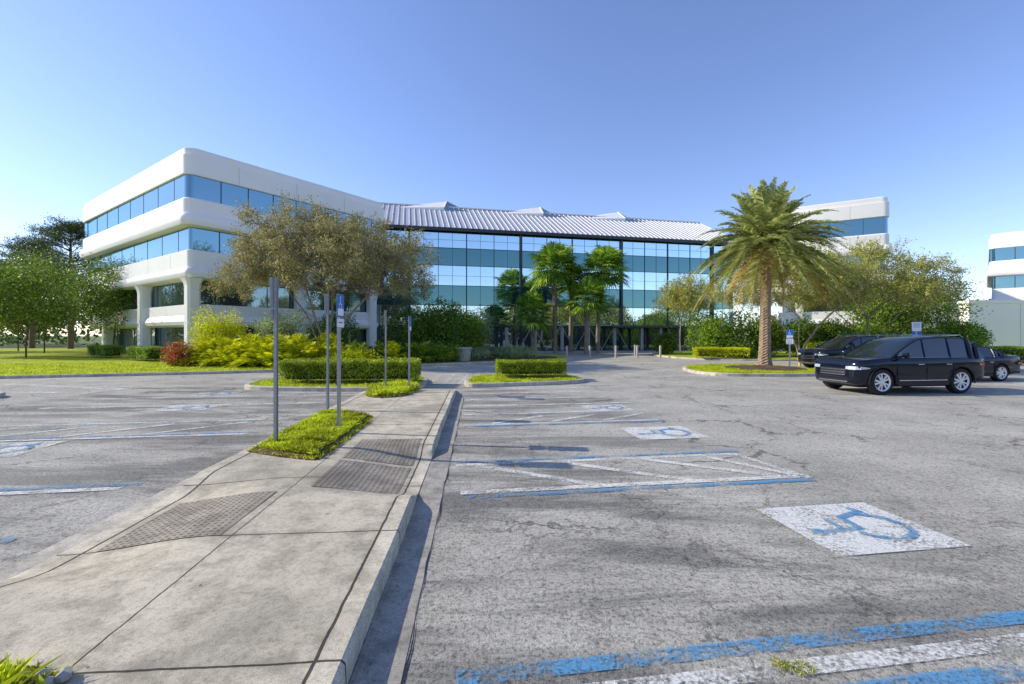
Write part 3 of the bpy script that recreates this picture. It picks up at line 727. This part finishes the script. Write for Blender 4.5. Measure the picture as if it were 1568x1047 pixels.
def oak(b,h,r,seed,mat='oak',n=150,ln=70,name='evergreen_tree'):
    tree(name,b,(b[0],b[1],h*.60),(r,r,h*.42),n,seed,mat,'barkd',[[(0,0,h*.15),(.1,.1,h*.32)]],leaf_n=ln,clump=r*.42,L=.20,W=.12,flat=-.75,lumps=11)
oak((-37.2,35,.1),7.8,2.9,41); oak((-36.6,42,.1),8.4,3.2,42,'oak'); oak((-45,44,.1),9,4,43,'oakd'); oak((-43,37,.1),7.6,3.2,44)
oak((-54,50,.1),11,5,45,'oakd'); oak((-60,46,.1),8,4.5,46,'oak')
def pine(b,h,seed,r):
    e=empty('pine_tree',b); rs=np.random.RandomState(seed); a=Acc(); a.tube([(0,0,-.1),(.1,0,h*.4),(-.1,.1,h*.75),(0,0,h)],[.32,.26,.15,.04],8)
    Cs=[]
    for k in range(60):
        z=h*(.52+.48*rs.uniform()); t=rs.uniform(0,6.28); Ln=r*(1.15-.75*((z/h-.52)/.48))*rs.uniform(.6,1.1)
        p=np.array([math.cos(t)*Ln,math.sin(t)*Ln,z+Ln*.22]); a.tube([(0,0,z-.4),tuple(p*.55+np.array([0,0,z*.45-.1])),tuple(p)],[.07,.045,.015],4)
        for f in np.linspace(.45,1.05,4): Cs.append([p[0]*f,p[1]*f,z-.2+(p[2]-z+.2)*f])
    a.obj('trunk_and_limbs',M['barkd'],e,True,60); Cs=np.array(Cs)
    C=(Cs[:,None]+rs.normal(size=(len(Cs),80,3))*np.array([.5,.5,.22])).reshape(-1,3)
    V,F=leafquads(C,.34,.07,.3,rs=rs); npmesh('foliage',V,F,[M['pine']],parent=e)
pine((-56,58,0),15.8,5,5.4); pine((-63,60,0),13.8,6,5.); pine((-50,60,0),14.,7,4.6)
oak((56,62,.1),10,4.6,51,'oakd'); oak((63,70,.1),11.5,5,52,'oakd'); oak((50.5,60,.1),8.5,3.8,53,'oak')
oak((36.5,42,.1),7.4,3.8,54,'oak'); oak((33,40,.1),5.6,2.8,55,'oak')

e=empty('distant_tree_belt'); Cs=[]; rs=np.random.RandomState(77)
for k in range(2200):
    t=rs.uniform(0,2*math.pi); rr=rs.uniform(105,150); x,y=rr*math.sin(t),rr*math.cos(t)
    if y<0: x*=.62; y=y*.42-8
    Cs.append([x,y,(7.2+2.4*math.sin(t*23)+1.6*math.sin(t*57))*rs.uniform(.02,1.)**.8])
Cs=np.array(Cs); C=(Cs[:,None]+rs.normal(size=(len(Cs),45,3))*np.array([1.6,1.6,.8])).reshape(-1,3); C[:,2]=np.abs(C[:,2])
V,F=leafquads(C,.9,.6,.2,rs=rs); npmesh('foliage',V,F,[M['oakd']],parent=e)

def date_palm(b,th):
    e=empty('date_palm_tree',b); k=16; rings=90; V=[];F=[]
    for i in range(rings+1):
        f=i/rings; z=f*th; r=.28-.05*f+(.14*math.exp(-f*14))+(.22*max(0,(f-.88)/.12)**1.2 if f>.88 else 0)
        for j in range(k):
            t=2*math.pi*(j+(.5 if i%2 else 0))/k; rr=r*(1+(.10 if (i%2)==(j%2) else -.05)+random.uniform(-.03,.03)); V.append((rr*math.cos(t)+.12*f,rr*math.sin(t),z-.05))
    for i in range(rings):
        for j in range(k): F.append((i*k+j,i*k+(j+1)%k,(i+1)*k+(j+1)%k,(i+1)*k+j))
    pymesh('trunk',V,F,M['palmbark'],None,e)
    rs=np.random.RandomState(3)
    V,F,mi,ra=fronds(rs,124,4.4,(.12,0,th),lambda f:rad(86-118*f**.92),66,.66,.05,.36,.07)
    npmesh('fronds',V,F,[M['date'],M['datedry']],mi,e); ra.obj('frond_stems',[M['date'],M['datedry']],e)
    s=Acc()
    for q in range(24):
        t=rs.uniform(0,6.28); l=rs.uniform(.6,1.1); s.tube([(.12+.2*math.cos(t),.2*math.sin(t),th-.1),(.12+l*.7*math.cos(t),l*.7*math.sin(t),th+.2),(.12+l*math.cos(t),l*math.sin(t),th-.35)],[.03,.02,.01],4)
    s.obj('fruit_stalks',M['datedry'],e)
date_palm((13.75,24.9,.12),6.7)
def fan_palm(b,th,n,r,seed,lean=0.):
    e=empty('fan_palm_tree',b); rs=np.random.RandomState(seed); a=Acc(); P=[(lean*f*f,0,th*f) for f in np.linspace(0,1,14)]
    a.tube(P,[.20+.02*((i%2)) + (.10 if i>10 else 0) for i in range(14)],10)
    for q in range(60):
        f=rs.uniform(.55,.97); t=rs.uniform(0,6.28); x0=lean*f*f
        a.tube([(x0+.2*math.cos(t),.2*math.sin(t),th*f),(x0+.38*math.cos(t),.38*math.sin(t),th*f+.22)],[.04,.02],3)
    a.obj('trunk',M['bark'],e,True,50); VV=[]; pet=Acc(); c=np.array([lean,0,th])
    for k in range(n):
        t=k*2.399963+rs.normal()*.2; el=rad(82-125*(k/n)); L=r*.55*rs.uniform(.75,1.2)
        d=np.array([math.cos(t)*math.cos(el),math.sin(t)*math.cos(el),math.sin(el)]); s=np.array([-math.sin(t),math.cos(t),0]); up=np.cross(d,s); up*=np.sign(up[2]+1e-6)
        h=c+d*L; pet.tube([tuple(c),tuple(h)],[.03,.015],3,cap=False)
        nb=20
        for j in range(nb):
            an=rad(-115+230*j/(nb-1)); bl=r*.55*(1-.25*abs(an)/2)*rs.uniform(.85,1.1); dd=d*math.cos(an)+s*math.sin(an)+up*.12; dd/=np.linalg.norm(dd)
            pp=s*math.cos(an)-d*math.sin(an); w=pp*.036*r
            m=h+dd*bl*.55; tip=h+dd*bl; tip[2]-=bl*.36; m2=m-np.array([0,0,bl*.05])
            VV.append([h,m2+w*.8,tip,m2-w*.8])
    V=np.array(VV).reshape(-1,3); npmesh('fan_fronds',V,np.arange(len(V)).reshape(-1,4),[M['fan']],parent=e); pet.obj('petioles',M['shrub'],e)
fan_palm((4.2,44.5,.1),8.2,60,2.9,1,-.1); fan_palm((8.4,44.8,.1),8.1,60,2.8,2,.6); fan_palm((7.0,43.0,.1),5.0,48,2.5,3,.1)
fan_palm((2.0,43.6,.1),3.7,40,2.4,4,.0); fan_palm((5.9,46,.1),7.0,40,2.2,5,.2)

def feather_bush(name,b,r,seed,mat='yel',n=26):
    rs=np.random.RandomState(seed); e=empty(name,b)
    V,F,mi,ra=fronds(rs,n,r,(0,0,.05),lambda f:rad(84-58*f),22,r*.24,.05,.5); npmesh('fronds',V,F,[M[mat]],parent=e); ra.obj('stems',M[mat],e)
k=0
for (x,y) in [(-16.9,26.6),(-16.,25.7),(-15.,26.3),(-14.2,25.3),(-13.3,26.),(-12.4,25.2),(-15.6,27.3),(-13.8,27.2),(-12.6,27.),(-11.7,26.2),(-11.,27.4),(-17.6,27.4),(-14.6,28.2),(-12.9,28.6),(-16.4,28.4),(-15.4,25.2),(-13.2,24.9),(-17.3,26.0)]:
    k+=1; feather_bush('coontie_bush',(x,y,.1),2.5+.35*math.sin(k*3),100+k,'yel',34)
for (x,y) in [(-9.6,29),(-8.6,29.6),(-7.6,29.2),(-6.6,30.),(-5.8,29.6),(-8.2,31),(-10.4,30),(-4.8,31.)]:
    k+=1; feather_bush('fern_bush',(x,y,.1),2.,100+k,'yel' if k%3==0 else 'shrub',26)
shrub('broadleaf_shrub',(-18.4,29.4,.1),2.3,1.9,3.3,8000,1,'yel'); shrub('broadleaf_shrub',(-15.4,30.8,.1),2.7,2.2,3.6,8000,2,'ltgr')
shrub('broadleaf_shrub',(-12.6,33,.1),2.6,2.2,3.6,8000,3,'shrubd')
shrub('large_shrub',(-6.6,33.2,.1),2.9,2.4,4.2,12000,4,'shrubd',.2,.10); shrub('large_shrub',(-4.,34.5,.1),2.4,2.2,3.7,9000,5,'shrub',.2,.10); shrub('large_shrub',(-3.4,37,.1),2.,2.,3.9,6000,6,'ltgr')
shrub('low_groundcover',(-6.,30.6,.1),3.2,1.2,1.2,6000,7,'shrub'); shrub('low_groundcover',(-.2,33.6,.1),2.4,1.1,.85,6000,8,'ltgr',.22,.04); shrub('low_groundcover',(-2.8,32.6,.1),1.2,1.,.8,2500,9,'ltgr',.2,.04)
shrub('low_groundcover',(-10.,26.6,.1),2.4,1.2,1.0,4500,10,'yel')
shrub('red_flower_shrub',(-18.6,25.6,.1),1.0,.8,1.2,1700,12,'shrub'); shrub('red_flowers',(-18.6,25.5,.1),1.05,.9,1.3,900,12,'redfl')
for i,(x,y,rx,h,m) in enumerate([(16.6,37.4,2.6,3.9,'shrub'),(20.,38.,2.8,3.6,'shrub'),(23.4,37,2.6,3.,'shrubd'),(13.9,41.5,1.4,2.0,'shrubd'),(26.6,37.5,3,3.1,'shrubd'),(30,38,3,2.8,'shrub'),(34,38.4,3,2.4,'shrubd'),(18,35.6,1.8,1.5,'shrubd'),(24,34.3,2.,1.3,'yel'),(29,35.2,2.4,1.2,'yel'),(39,41,3.2,3.4,'shrub')]):
    shrub('broadleaf_shrub',(x,y,.1),rx,rx*.8,h,int(2600*rx),60+i,m,.2,.10)

# ------------------------------------------------------------------ sign posts
def sign(name,x,y,z0,top,face=1,plates=((0,.46,'acc'),),rz=ISL,w=.30):
    e=empty(name,(x,y,z0),rz); a=Acc(); H=top-z0
    for (x0,x1,y0,y1) in ((-.012,.012,-.03,.03),(-.03,.012,-.036,-.028),(-.03,.012,.028,.036)): a.box(x0*face,x1*face,y0,y1,-.1,H) if face>0 else a.box(-x1,-x0,y0,y1,-.1,H)
    a.obj('u_channel_post',M['steel'],e)
    for (dz,h,kind) in plates:
        zt=H-dz; X0=.014*face; X1=.018*face
        def rr(hw,z0_,z1_,x,r=.03):
            P=[]
            for cy,cz,a0 in((hw-r,z1_-r,0),(-hw+r,z1_-r,90),(-hw+r,z0_+r,180),(hw-r,z0_+r,270)):
                for q in range(4): t=rad(a0+30*q); P.append((x,cy+r*math.cos(t),cz+r*math.sin(t)))
            return P
        b=Acc(); A=rr(w/2,zt-h,zt,X0);B=rr(w/2,zt-h,zt,X1); n=len(A); b.add(A+B,[tuple(range(n)),tuple(range(2*n-1,n-1,-1))]+[(i,n+i,n+(i+1)%n,(i+1)%n) for i in range(n)]); b.obj('sign_plate_back',M['signback'],e)
        c=Acc(); f=face
        c.add(rr(w/2-.006,zt-h+.006,zt-.006,X1+.002*f,.025),[tuple(range(16))],0 if kind!='white' else 1)
        if kind=='acc':
            c.add(rr(w/2-.03,zt-h+.03,zt-h+.15,X1+.004*f,.01),[tuple(range(16))],1)
            m=zt-h*.38
            c.add([(X1+.004*f,-.01+.018*math.cos(t),m+.10+.018*math.sin(t)) for t in np.arange(0,6.2,.8)],[tuple(range(8))],1)
            for (y0,y1,q0,q1) in ((-.02,0.,m-.01,m+.08),(-.02,.05,m-.03,m-.012),(.035,.052,m-.09,m-.03)): c.add([(X1+.004*f,y0,q0),(X1+.004*f,y1,q0),(X1+.004*f,y1,q1),(X1+.004*f,y0,q1)],[(0,1,2,3)],1)
            for t in np.linspace(rad(130),rad(350),9):
                yy=-.012+.058*math.cos(t); qq=m-.05+.058*math.sin(t); c.add([(X1+.0045*f,yy-.008,qq-.012),(X1+.0045*f,yy+.008,qq-.012),(X1+.0045*f,yy+.008,qq+.012),(X1+.0045*f,yy-.008,qq+.012)],[(0,1,2,3)],1)
        elif kind=='white':
            for q in (.06,.12,.18,.24):
                if q<h-.04: c.add(rr(w/2-.06,zt-q-.02,zt-q,X1+.004*f,.005),[tuple(range(16))],0)
        c.obj('sign_face',[M['signblue'],M['signwhite']],e)
    return e
sign('accessible_parking_sign',-3.65,7.05,.15,2.73,-1,((0,.46,'acc'),(.48,.16,'white')))
sign('accessible_parking_sign',-3.0,7.95,.15,2.56,1,((0,.40,'acc'),(.42,.16,'white')),ISL-.12)
sign('accessible_parking_sign',-4.18,10.35,.15,2.78,-1)
sign('accessible_parking_sign',-3.93,14.2,.15,2.62,-1)
sign('accessible_parking_sign',-3.07,13.7,.15,2.42,1,rz=ISL-.1)
sign('accessible_parking_sign',14.7,24.2,.13,2.15,1,((0,.46,'acc'),(.48,.3,'white')),rad(-115),.34)
sign('accessible_parking_sign',19.9,22.5,0.,2.5,1,((0,.46,'white'),(.5,.3,'acc')),rad(-100),.42)

for i,(x,y) in enumerate([(6.2,36.4),(8.4,37.),(10.3,37.6),(12.1,37.3),(4.3,35.9),(10.9,40.5)]):
    a=Acc(); a.lathe([(0,0),(.09,0),(.09,.92),(.075,.98),(.03,1.01),(0,1.01)],14); a.obj('bollard',M['conc'],None,True,40).location=(x,y,.005)
a=Acc(); a.lathe([(0,0),(.36,0),(.42,.1),(.50,.8),(.56,.84),(.56,.94),(.47,.94),(.45,.8),(0,.8)],24); o=a.obj('concrete_planter',M['conc'],None,True,40); o.location=(-3.2,30.4,.10)
a=Acc(); a.lathe([(0,0),(.07,0),(.07,.45),(.11,.46),(.11,.52),(.07,.54),(.07,.62),(.04,.68),(0,.69)],12); a.tube([(-.14,0,.42),(.14,0,.42)],.04,8); o=a.obj('fire_hydrant',plain('hydrant_yellow',(.75,.5,.05),.5),None,True,40); o.location=(17.0,27.,.0)

# ------------------------------------------------------------------ vehicles
def wheel(e,x,y,r,sg):
    a=Acc()
    tp=[(r*.70,-.11),(r*.86,-.12),(r*.97,-.10),(r,-.06),(r,.06),(r*.97,.10),(r*.86,.12),(r*.70,.11),(r*.66,.08),(r*.64,-.10),(r*.70,-.11)]
    a.lathe([(q,z) for q,z in tp],36,0,'y',(x,y,r))
    a.lathe([(0,.0),(r*.66,.0)],30,2,'y',(x,y,r))
    a.lathe([(r*.60,.085*sg),(r*.71,.112*sg),(r*.715,.10*sg),(r*.66,.02*sg)],30,1,'y',(x,y,r))
    a.lathe([(0,.10*sg),(r*.14,.10*sg),(r*.18,.06*sg),(r*.18,.0)],16,1,'y',(x,y,r))
    for k in range(5):
        for dt in (-.20,.20):
            t0=2*math.pi*k/5+dt*.9; t1=2*math.pi*k/5+dt*1.25; ww=.025
            p=np.array([math.cos(t0),math.sin(t0)])*r*.12; q=np.array([math.cos(t1),math.sin(t1)])*r*.66; n=np.array([-(q-p)[1],(q-p)[0]]); n=n/np.linalg.norm(n)*ww
            o1=.095*sg;o2=.088*sg;b=.03*sg
            P=[(p-n,o1),(p+n,o1),(q+n,o2),(q-n,o2),(p-n*1.2,b),(p+n*1.2,b),(q+n*1.2,b),(q-n*1.2,b)]
            a.add([(x+v[0],y+oo,r+v[1]) for v,oo in P],[(0,1,2,3),(0,4,5,1),(1,5,6,2),(2,6,7,3),(3,7,4,0)],1)
    a.obj('wheel',[M['tyre'],M['alloy'],M['trim']],e,True,35)
def car(name,loc,head,paint,suv=True):
    e=empty(name,loc,head)
    if suv:
        r=.40; fx,rx=1.43,-1.38; hw0=.98
        B=[(2.27,.60,.46,.86),(2.24,.76,.36,.98),(2.14,.88,.30,1.05),(1.95,.945,.28,1.09),(1.7,.97,.28,1.11),(1.3,.98,.28,1.135),(1.05,.98,.28,1.15),(.2,.985,.28,1.14),(-.8,.985,.28,1.16),(-1.7,.98,.29,1.18),(-2.08,.96,.34,1.19),(-2.26,.93,.40,1.17),(-2.33,.88,.48,1.06)]
        G=[(1.06,1.14),(.82,1.29),(.54,1.47),(.28,1.62),(.06,1.72),(-.3,1.79),(-.8,1.81),(-1.4,1.80),(-1.86,1.75),(-2.00,1.66),(-2.14,1.42),(-2.26,1.17)]; zr=1.81; gb=.93; gt=.73
    else:
        r=.34; fx,rx=1.42,-1.38; hw0=.92
        B=[(2.42,.62,.36,.62),(2.36,.76,.26,.72),(2.2,.84,.22,.80),(1.9,.89,.2,.87),(1.3,.92,.2,.94),(.9,.92,.2,.97),(.0,.92,.2,.97),(-.9,.92,.2,.99),(-1.7,.91,.22,1.02),(-2.2,.87,.28,1.03),(-2.36,.82,.34,.98),(-2.42,.72,.42,.85)]
        G=[(1.1,.95),(.8,1.11),(.5,1.26),(.2,1.37),(-.1,1.42),(-.6,1.43),(-.95,1.39),(-1.3,1.27),(-1.65,1.12),(-1.9,1.01)]; zr=1.43; gb=.86; gt=.62
    def sect(hw,zb,zt):
        h=zt-zb
        H=[(0,zb),(.78*hw,zb),(.93*hw,zb+.05*h),(.985*hw,zb+.18*h),(.992*hw,zb+.36*h),(.980*hw,zb+.55*h),(1.0*hw,zb+.76*h),(.975*hw,zb+.90*h),(.93*hw,zt-.005),(.70*hw,zt+.012),(0,zt+.035)]
        return H+[(-y,z) for y,z in H[-2:0:-1]]
    V=[];F=[]
    for x,hw,zb,zt in B:
        for y,z in sect(hw,zb,zt): V.append((x+(-.06*(z-.6) if x>2.2 else 0),y,z))
    n=len(sect(1,0,1))
    for i in range(len(B)-1):
        for j in range(n): F.append((i*n+j,(i+1)*n+j,(i+1)*n+(j+1)%n,i*n+(j+1)%n))
    F.append(tuple(range(n))); F.append(tuple(range(len(B)*n-1,(len(B)-1)*n-1,-1)))
    body=pymesh('body',V,F,[M[paint],M['trim']],None,e,True,40)
    bm=bmesh.new(); bm.from_mesh(body.data); bmesh.ops.recalc_face_normals(bm,faces=bm.faces); bm.to_mesh(body.data); bm.free()
    cuts=[]
    for wx in (fx,rx):
        for sg in (-1,1):
            c=Acc(); c.lathe([(0,-.22),(r+.055,-.22),(r+.055,.22),(0,.22)],32,0,'y',(wx,sg*(hw0-.02),r)); co=c.obj('cut',M['trim'],e)
            bm=bmesh.new(); bm.from_mesh(co.data); bmesh.ops.remove_doubles(bm,verts=bm.verts,dist=1e-4); bmesh.ops.recalc_face_normals(bm,faces=bm.faces); bm.to_mesh(co.data); bm.free()
            md=body.modifiers.new('b','BOOLEAN'); md.operation='DIFFERENCE'; md.object=co; md.solver='EXACT'; cuts.append(co)
    bpy.context.view_layer.update(); dg=bpy.context.evaluated_depsgraph_get(); nm=bpy.data.meshes.new_from_object(body.evaluated_get(dg)); body.modifiers.clear(); body.data=nm
    for p in nm.polygons: p.use_smooth=True
    nm.set_sharp_from_angle(angle=rad(38))
    for c in cuts: bpy.data.objects.remove(c)
    zb0=min(g[1] for g in G)-.03; V=[];F=[];mi=[]
    def gs(z):
        f=max(0,(z-zb0)/(zr-zb0)); wt=gb+(gt-gb)*f
        H=[(gb,zb0-.02),(gb-(gb-wt)*.5,zb0+(z-zb0)*.5),(wt+.015,z-.05*f-.01),(wt-.05,z-.012),(wt*.55,z+.012),(0,z+.02)]
        return H+[(-y,zz) for y,zz in H[-2::-1]]
    for x,z in G:
        for y,zz in gs(z): V.append((x,y,zz))
    n=len(gs(1.))
    for i in range(len(G)-1):
        for j in range(n-1):
            F.append((i*n+j,i*n+j+1,(i+1)*n+j+1,(i+1)*n+j)); zm=min(G[i][1],G[i+1][1]); top=2<=j<=n-4
            mi.append(1 if (top and zm>zr-.16) or (j in(2,n-4)) else 0)
    pymesh('cabin',V,F,[M['carglass'],M[paint]],mi,e,True,30)
    a=Acc()
    def gp(x,f,sg):
        zt=np.interp(-x,[-g[0] for g in G],[g[1] for g in G]); s=gs(zt); z=zb0+(zt-zb0)*f; ys=[p[0] for p in s[:4]]; zs=[p[1] for p in s[:4]]
        return (x,sg*(np.interp(z,zs,ys)+.004),z)
    for sg in (-1,1):
        P=[gp(x,.93,sg) for x in ([.82,.54,.28,.06] if suv else [.8,.5,.2,-.1])]; a.tube([(G[0][0],sg*(gb-.03),G[0][1])]+P,.03,6)
        P=[gp(x,.95,sg) for x in ([.06,-.5,-1.2,-1.86] if suv else [-.1,-.5,-.95,-1.3,-1.65])]; a.tube(P,.02,6)
        for x,w in (([-.10,.025],[-1.02,.03],[-1.74,.06],[-1.98,.07]) if suv else ([-.05,.03],[-1.15,.05],[-1.45,.08])):
            a.tube([gp(x,.0,sg),gp(x-.02,.5,sg),gp(x-.05,.92,sg)],w,6)
        mx=.74 if suv else .68; z=G[0][1]+.03
        a.tube([(mx,sg*(gb-.02),z),(mx,sg*(gb+.06),z+.03),(mx+.02,sg*(gb+.13),z+.06),(mx+.03,sg*(gb+.25),z+.07),(mx+.02,sg*(gb+.28),z+.07)],[.03,.03,.09,.085,.03],10)
    a.obj('pillars_and_mirrors',M[paint],e,True,50)
    t=Acc()
    zs=B[5][3]
    for sg in (-1,1):
        for x in ([.92,-.12,-1.08] if suv else [.85,-.15,-1.05]):
            t.box(x-.005,x+.005,sg*hw0*1.0-.012,sg*hw0*1.0+.0035,.42,zs-.15)
        y=sg*(hw0+.002); t.box(rx+r+.1,fx-r-.1,min(y-.03*sg,y+.006*sg),max(y-.03*sg,y+.006*sg),.29 if suv else .21,.43 if suv else .30)
        for wx in (fx,rx):
            if suv: t.tube([(wx+(r+.07)*math.cos(q),sg*(hw0-.012),r+(r+.07)*math.sin(q)) for q in np.linspace(-.15,math.pi+.15,18)],.024,5)
    fxx=B[0][0]
    t.box(fxx-.25,fxx+.005,-.58,.58,B[0][2]-.08,B[0][2]+.10,bev=.03)
    t.box(fxx-.2,fxx+.009,-.50,.50,B[0][3]-.30,B[0][3]-.05,bev=.03)
    t.box(-B[0][0]-.05,-B[0][0]+.3,-.75,.75,B[-1][2]-.12,B[-1][2]+.12,bev=.03)
    t.obj('black_trim',M['trim'],e)
    c=Acc()
    for z in np.linspace(B[0][3]-.26,B[0][3]-.10,3): c.box(fxx-.1,fxx+.02,-.48,.48,z-.012,z+.012,bev=.005)
    c.box(fxx-.15,fxx+.014,-.56,.56,B[0][2]-.085,B[0][2]-.05,bev=.01)
    for sg in (-1,1):
        for x in ([.10,-.90] if suv else [.02,-.9]): c.box(x-.1,x+.1,sg*(hw0+.002)-.012,sg*(hw0+.002)+.012,zs-.21,zs-.18,bev=.006)
        if suv:
            c.box(rx+r+.15,fx-r-.15,sg*(hw0+.004)-.008,sg*(hw0+.004)+.008,.435,.46,bev=.003)
            c.tube([(-.05,sg*.67,1.765),(-.15,sg*.68,1.845),(-1.65,sg*.68,1.85),(-1.78,sg*.67,1.77)],.014,6)
            P=[gp(x,.02,sg) for x in (.8,.3,-.6,-1.3,-1.95)]; c.tube([(p[0],p[1]+.012*sg,p[2]+.03) for p in P],.007,4)
    c.obj('bright_trim',M['chrome'],e,True,35)
    l=Acc()
    def bw(x): return np.interp(-x,[-b[0] for b in B],[b[1] for b in B])
    for sg in (-1,1):
        zc=B[1][3]-.15; V=[]
        P=[(fxx,.50),(fxx-.01,.60),(fxx-.06,None),(fxx-.16,None),(fxx-.30,None),(fxx-.42,None)]
        hh=[.045,.05,.05,.045,.03,.008]
        for (x,y),h in zip(P,hh):
            if y is None: y=bw(x)*.995+.008
            V+=[(x+.012,sg*y,zc-h),(x+.0,sg*y,zc+h)]
        l.add(V,[(2*i,2*i+2,2*i+3,2*i+1) for i in range(5)])
    l.obj('headlamps',M['lamp'],e)
    q=Acc(); xb=B[-1][0]; zz=B[-1][3]-.12
    for sg in (-1,1):
        q.add([(xb-.012,sg*.55,zz-.1),(xb-.012,sg*.84,zz-.1),(xb+.08,sg*(hw0-.04),zz-.08),(xb+.30,sg*(hw0-.005),zz-.03),(xb-.012,sg*.55,zz+.08),(xb-.012,sg*.82,zz+.08),(xb+.08,sg*(hw0-.045),zz+.07),(xb+.30,sg*(hw0-.012),zz+.02)],[(0,1,5,4),(1,2,6,5),(2,3,7,6)])
    q.obj('tail_lamps',M['red'],e)
    u=Acc(); u.box(-2.0,2.0,-.7,.7,.22,.5); u.obj('underbody',M['trim'],e)
    for wx in (fx,rx):
        for sg in (-1,1): wheel(e,wx,sg*(hw0-.13),r,sg)
    return e
car('black_suv',(12.7,15.2,0),rad(180+7.5),'carblack')
car('dark_suv',(18.2,24.9,0),rad(180+6),'cargrey')
car('dark_sedan',(18.1,19.0,0),rad(180+7),'cargrey',False)

# ------------------------------------------------------------------ light, sky, camera
EL=rad(31); AZ=(-.992,.13)
d=Vector((AZ[0]*math.cos(EL),AZ[1]*math.cos(EL),math.sin(EL)))
L=bpy.data.lights.new('sun','SUN'); L.energy=5.0; L.angle=rad(.5); L.color=(1.,.93,.76)
lo=bpy.data.objects.new('sun',L); link(lo); lo.rotation_euler=d.to_track_quat('Z','Y').to_euler(); lo.location=(0,0,40)
w=bpy.data.worlds.new('World'); sc.world=w; w.use_nodes=True; nt=w.node_tree; bg=nt.nodes['Background']
sk=nt.nodes.new('ShaderNodeTexSky'); sk.sky_type='NISHITA'; sk.sun_disc=False; sk.sun_elevation=EL; sk.sun_rotation=math.atan2(AZ[0],AZ[1])
sk.air_density=1.0; sk.dust_density=.2; sk.ozone_density=2.2; sk.altitude=0
mx=nt.nodes.new('ShaderNodeMix'); mx.data_type='RGBA'; mx.blend_type='MULTIPLY'; mx.inputs[0].default_value=1.; mx.inputs[7].default_value=(1.32,1.28,1.55,1)
nt.links.new(sk.outputs[0],mx.inputs[6]); nt.links.new(mx.outputs[2],bg.inputs[0]); bg.inputs[1].default_value=.15
cam=bpy.data.cameras.new('camera'); cam.sensor_width=36; cam.lens=36*700/1568; cam.shift_y=-10.5/1568; cam.clip_end=3000; cam.clip_start=.05
co=bpy.data.objects.new('camera',cam); link(co); co.location=(0,0,1.85); co.rotation_euler=(rad(90),0,0); sc.camera=co
sc.view_settings.view_transform='Standard'; sc.view_settings.look='None'; sc.view_settings.exposure=0
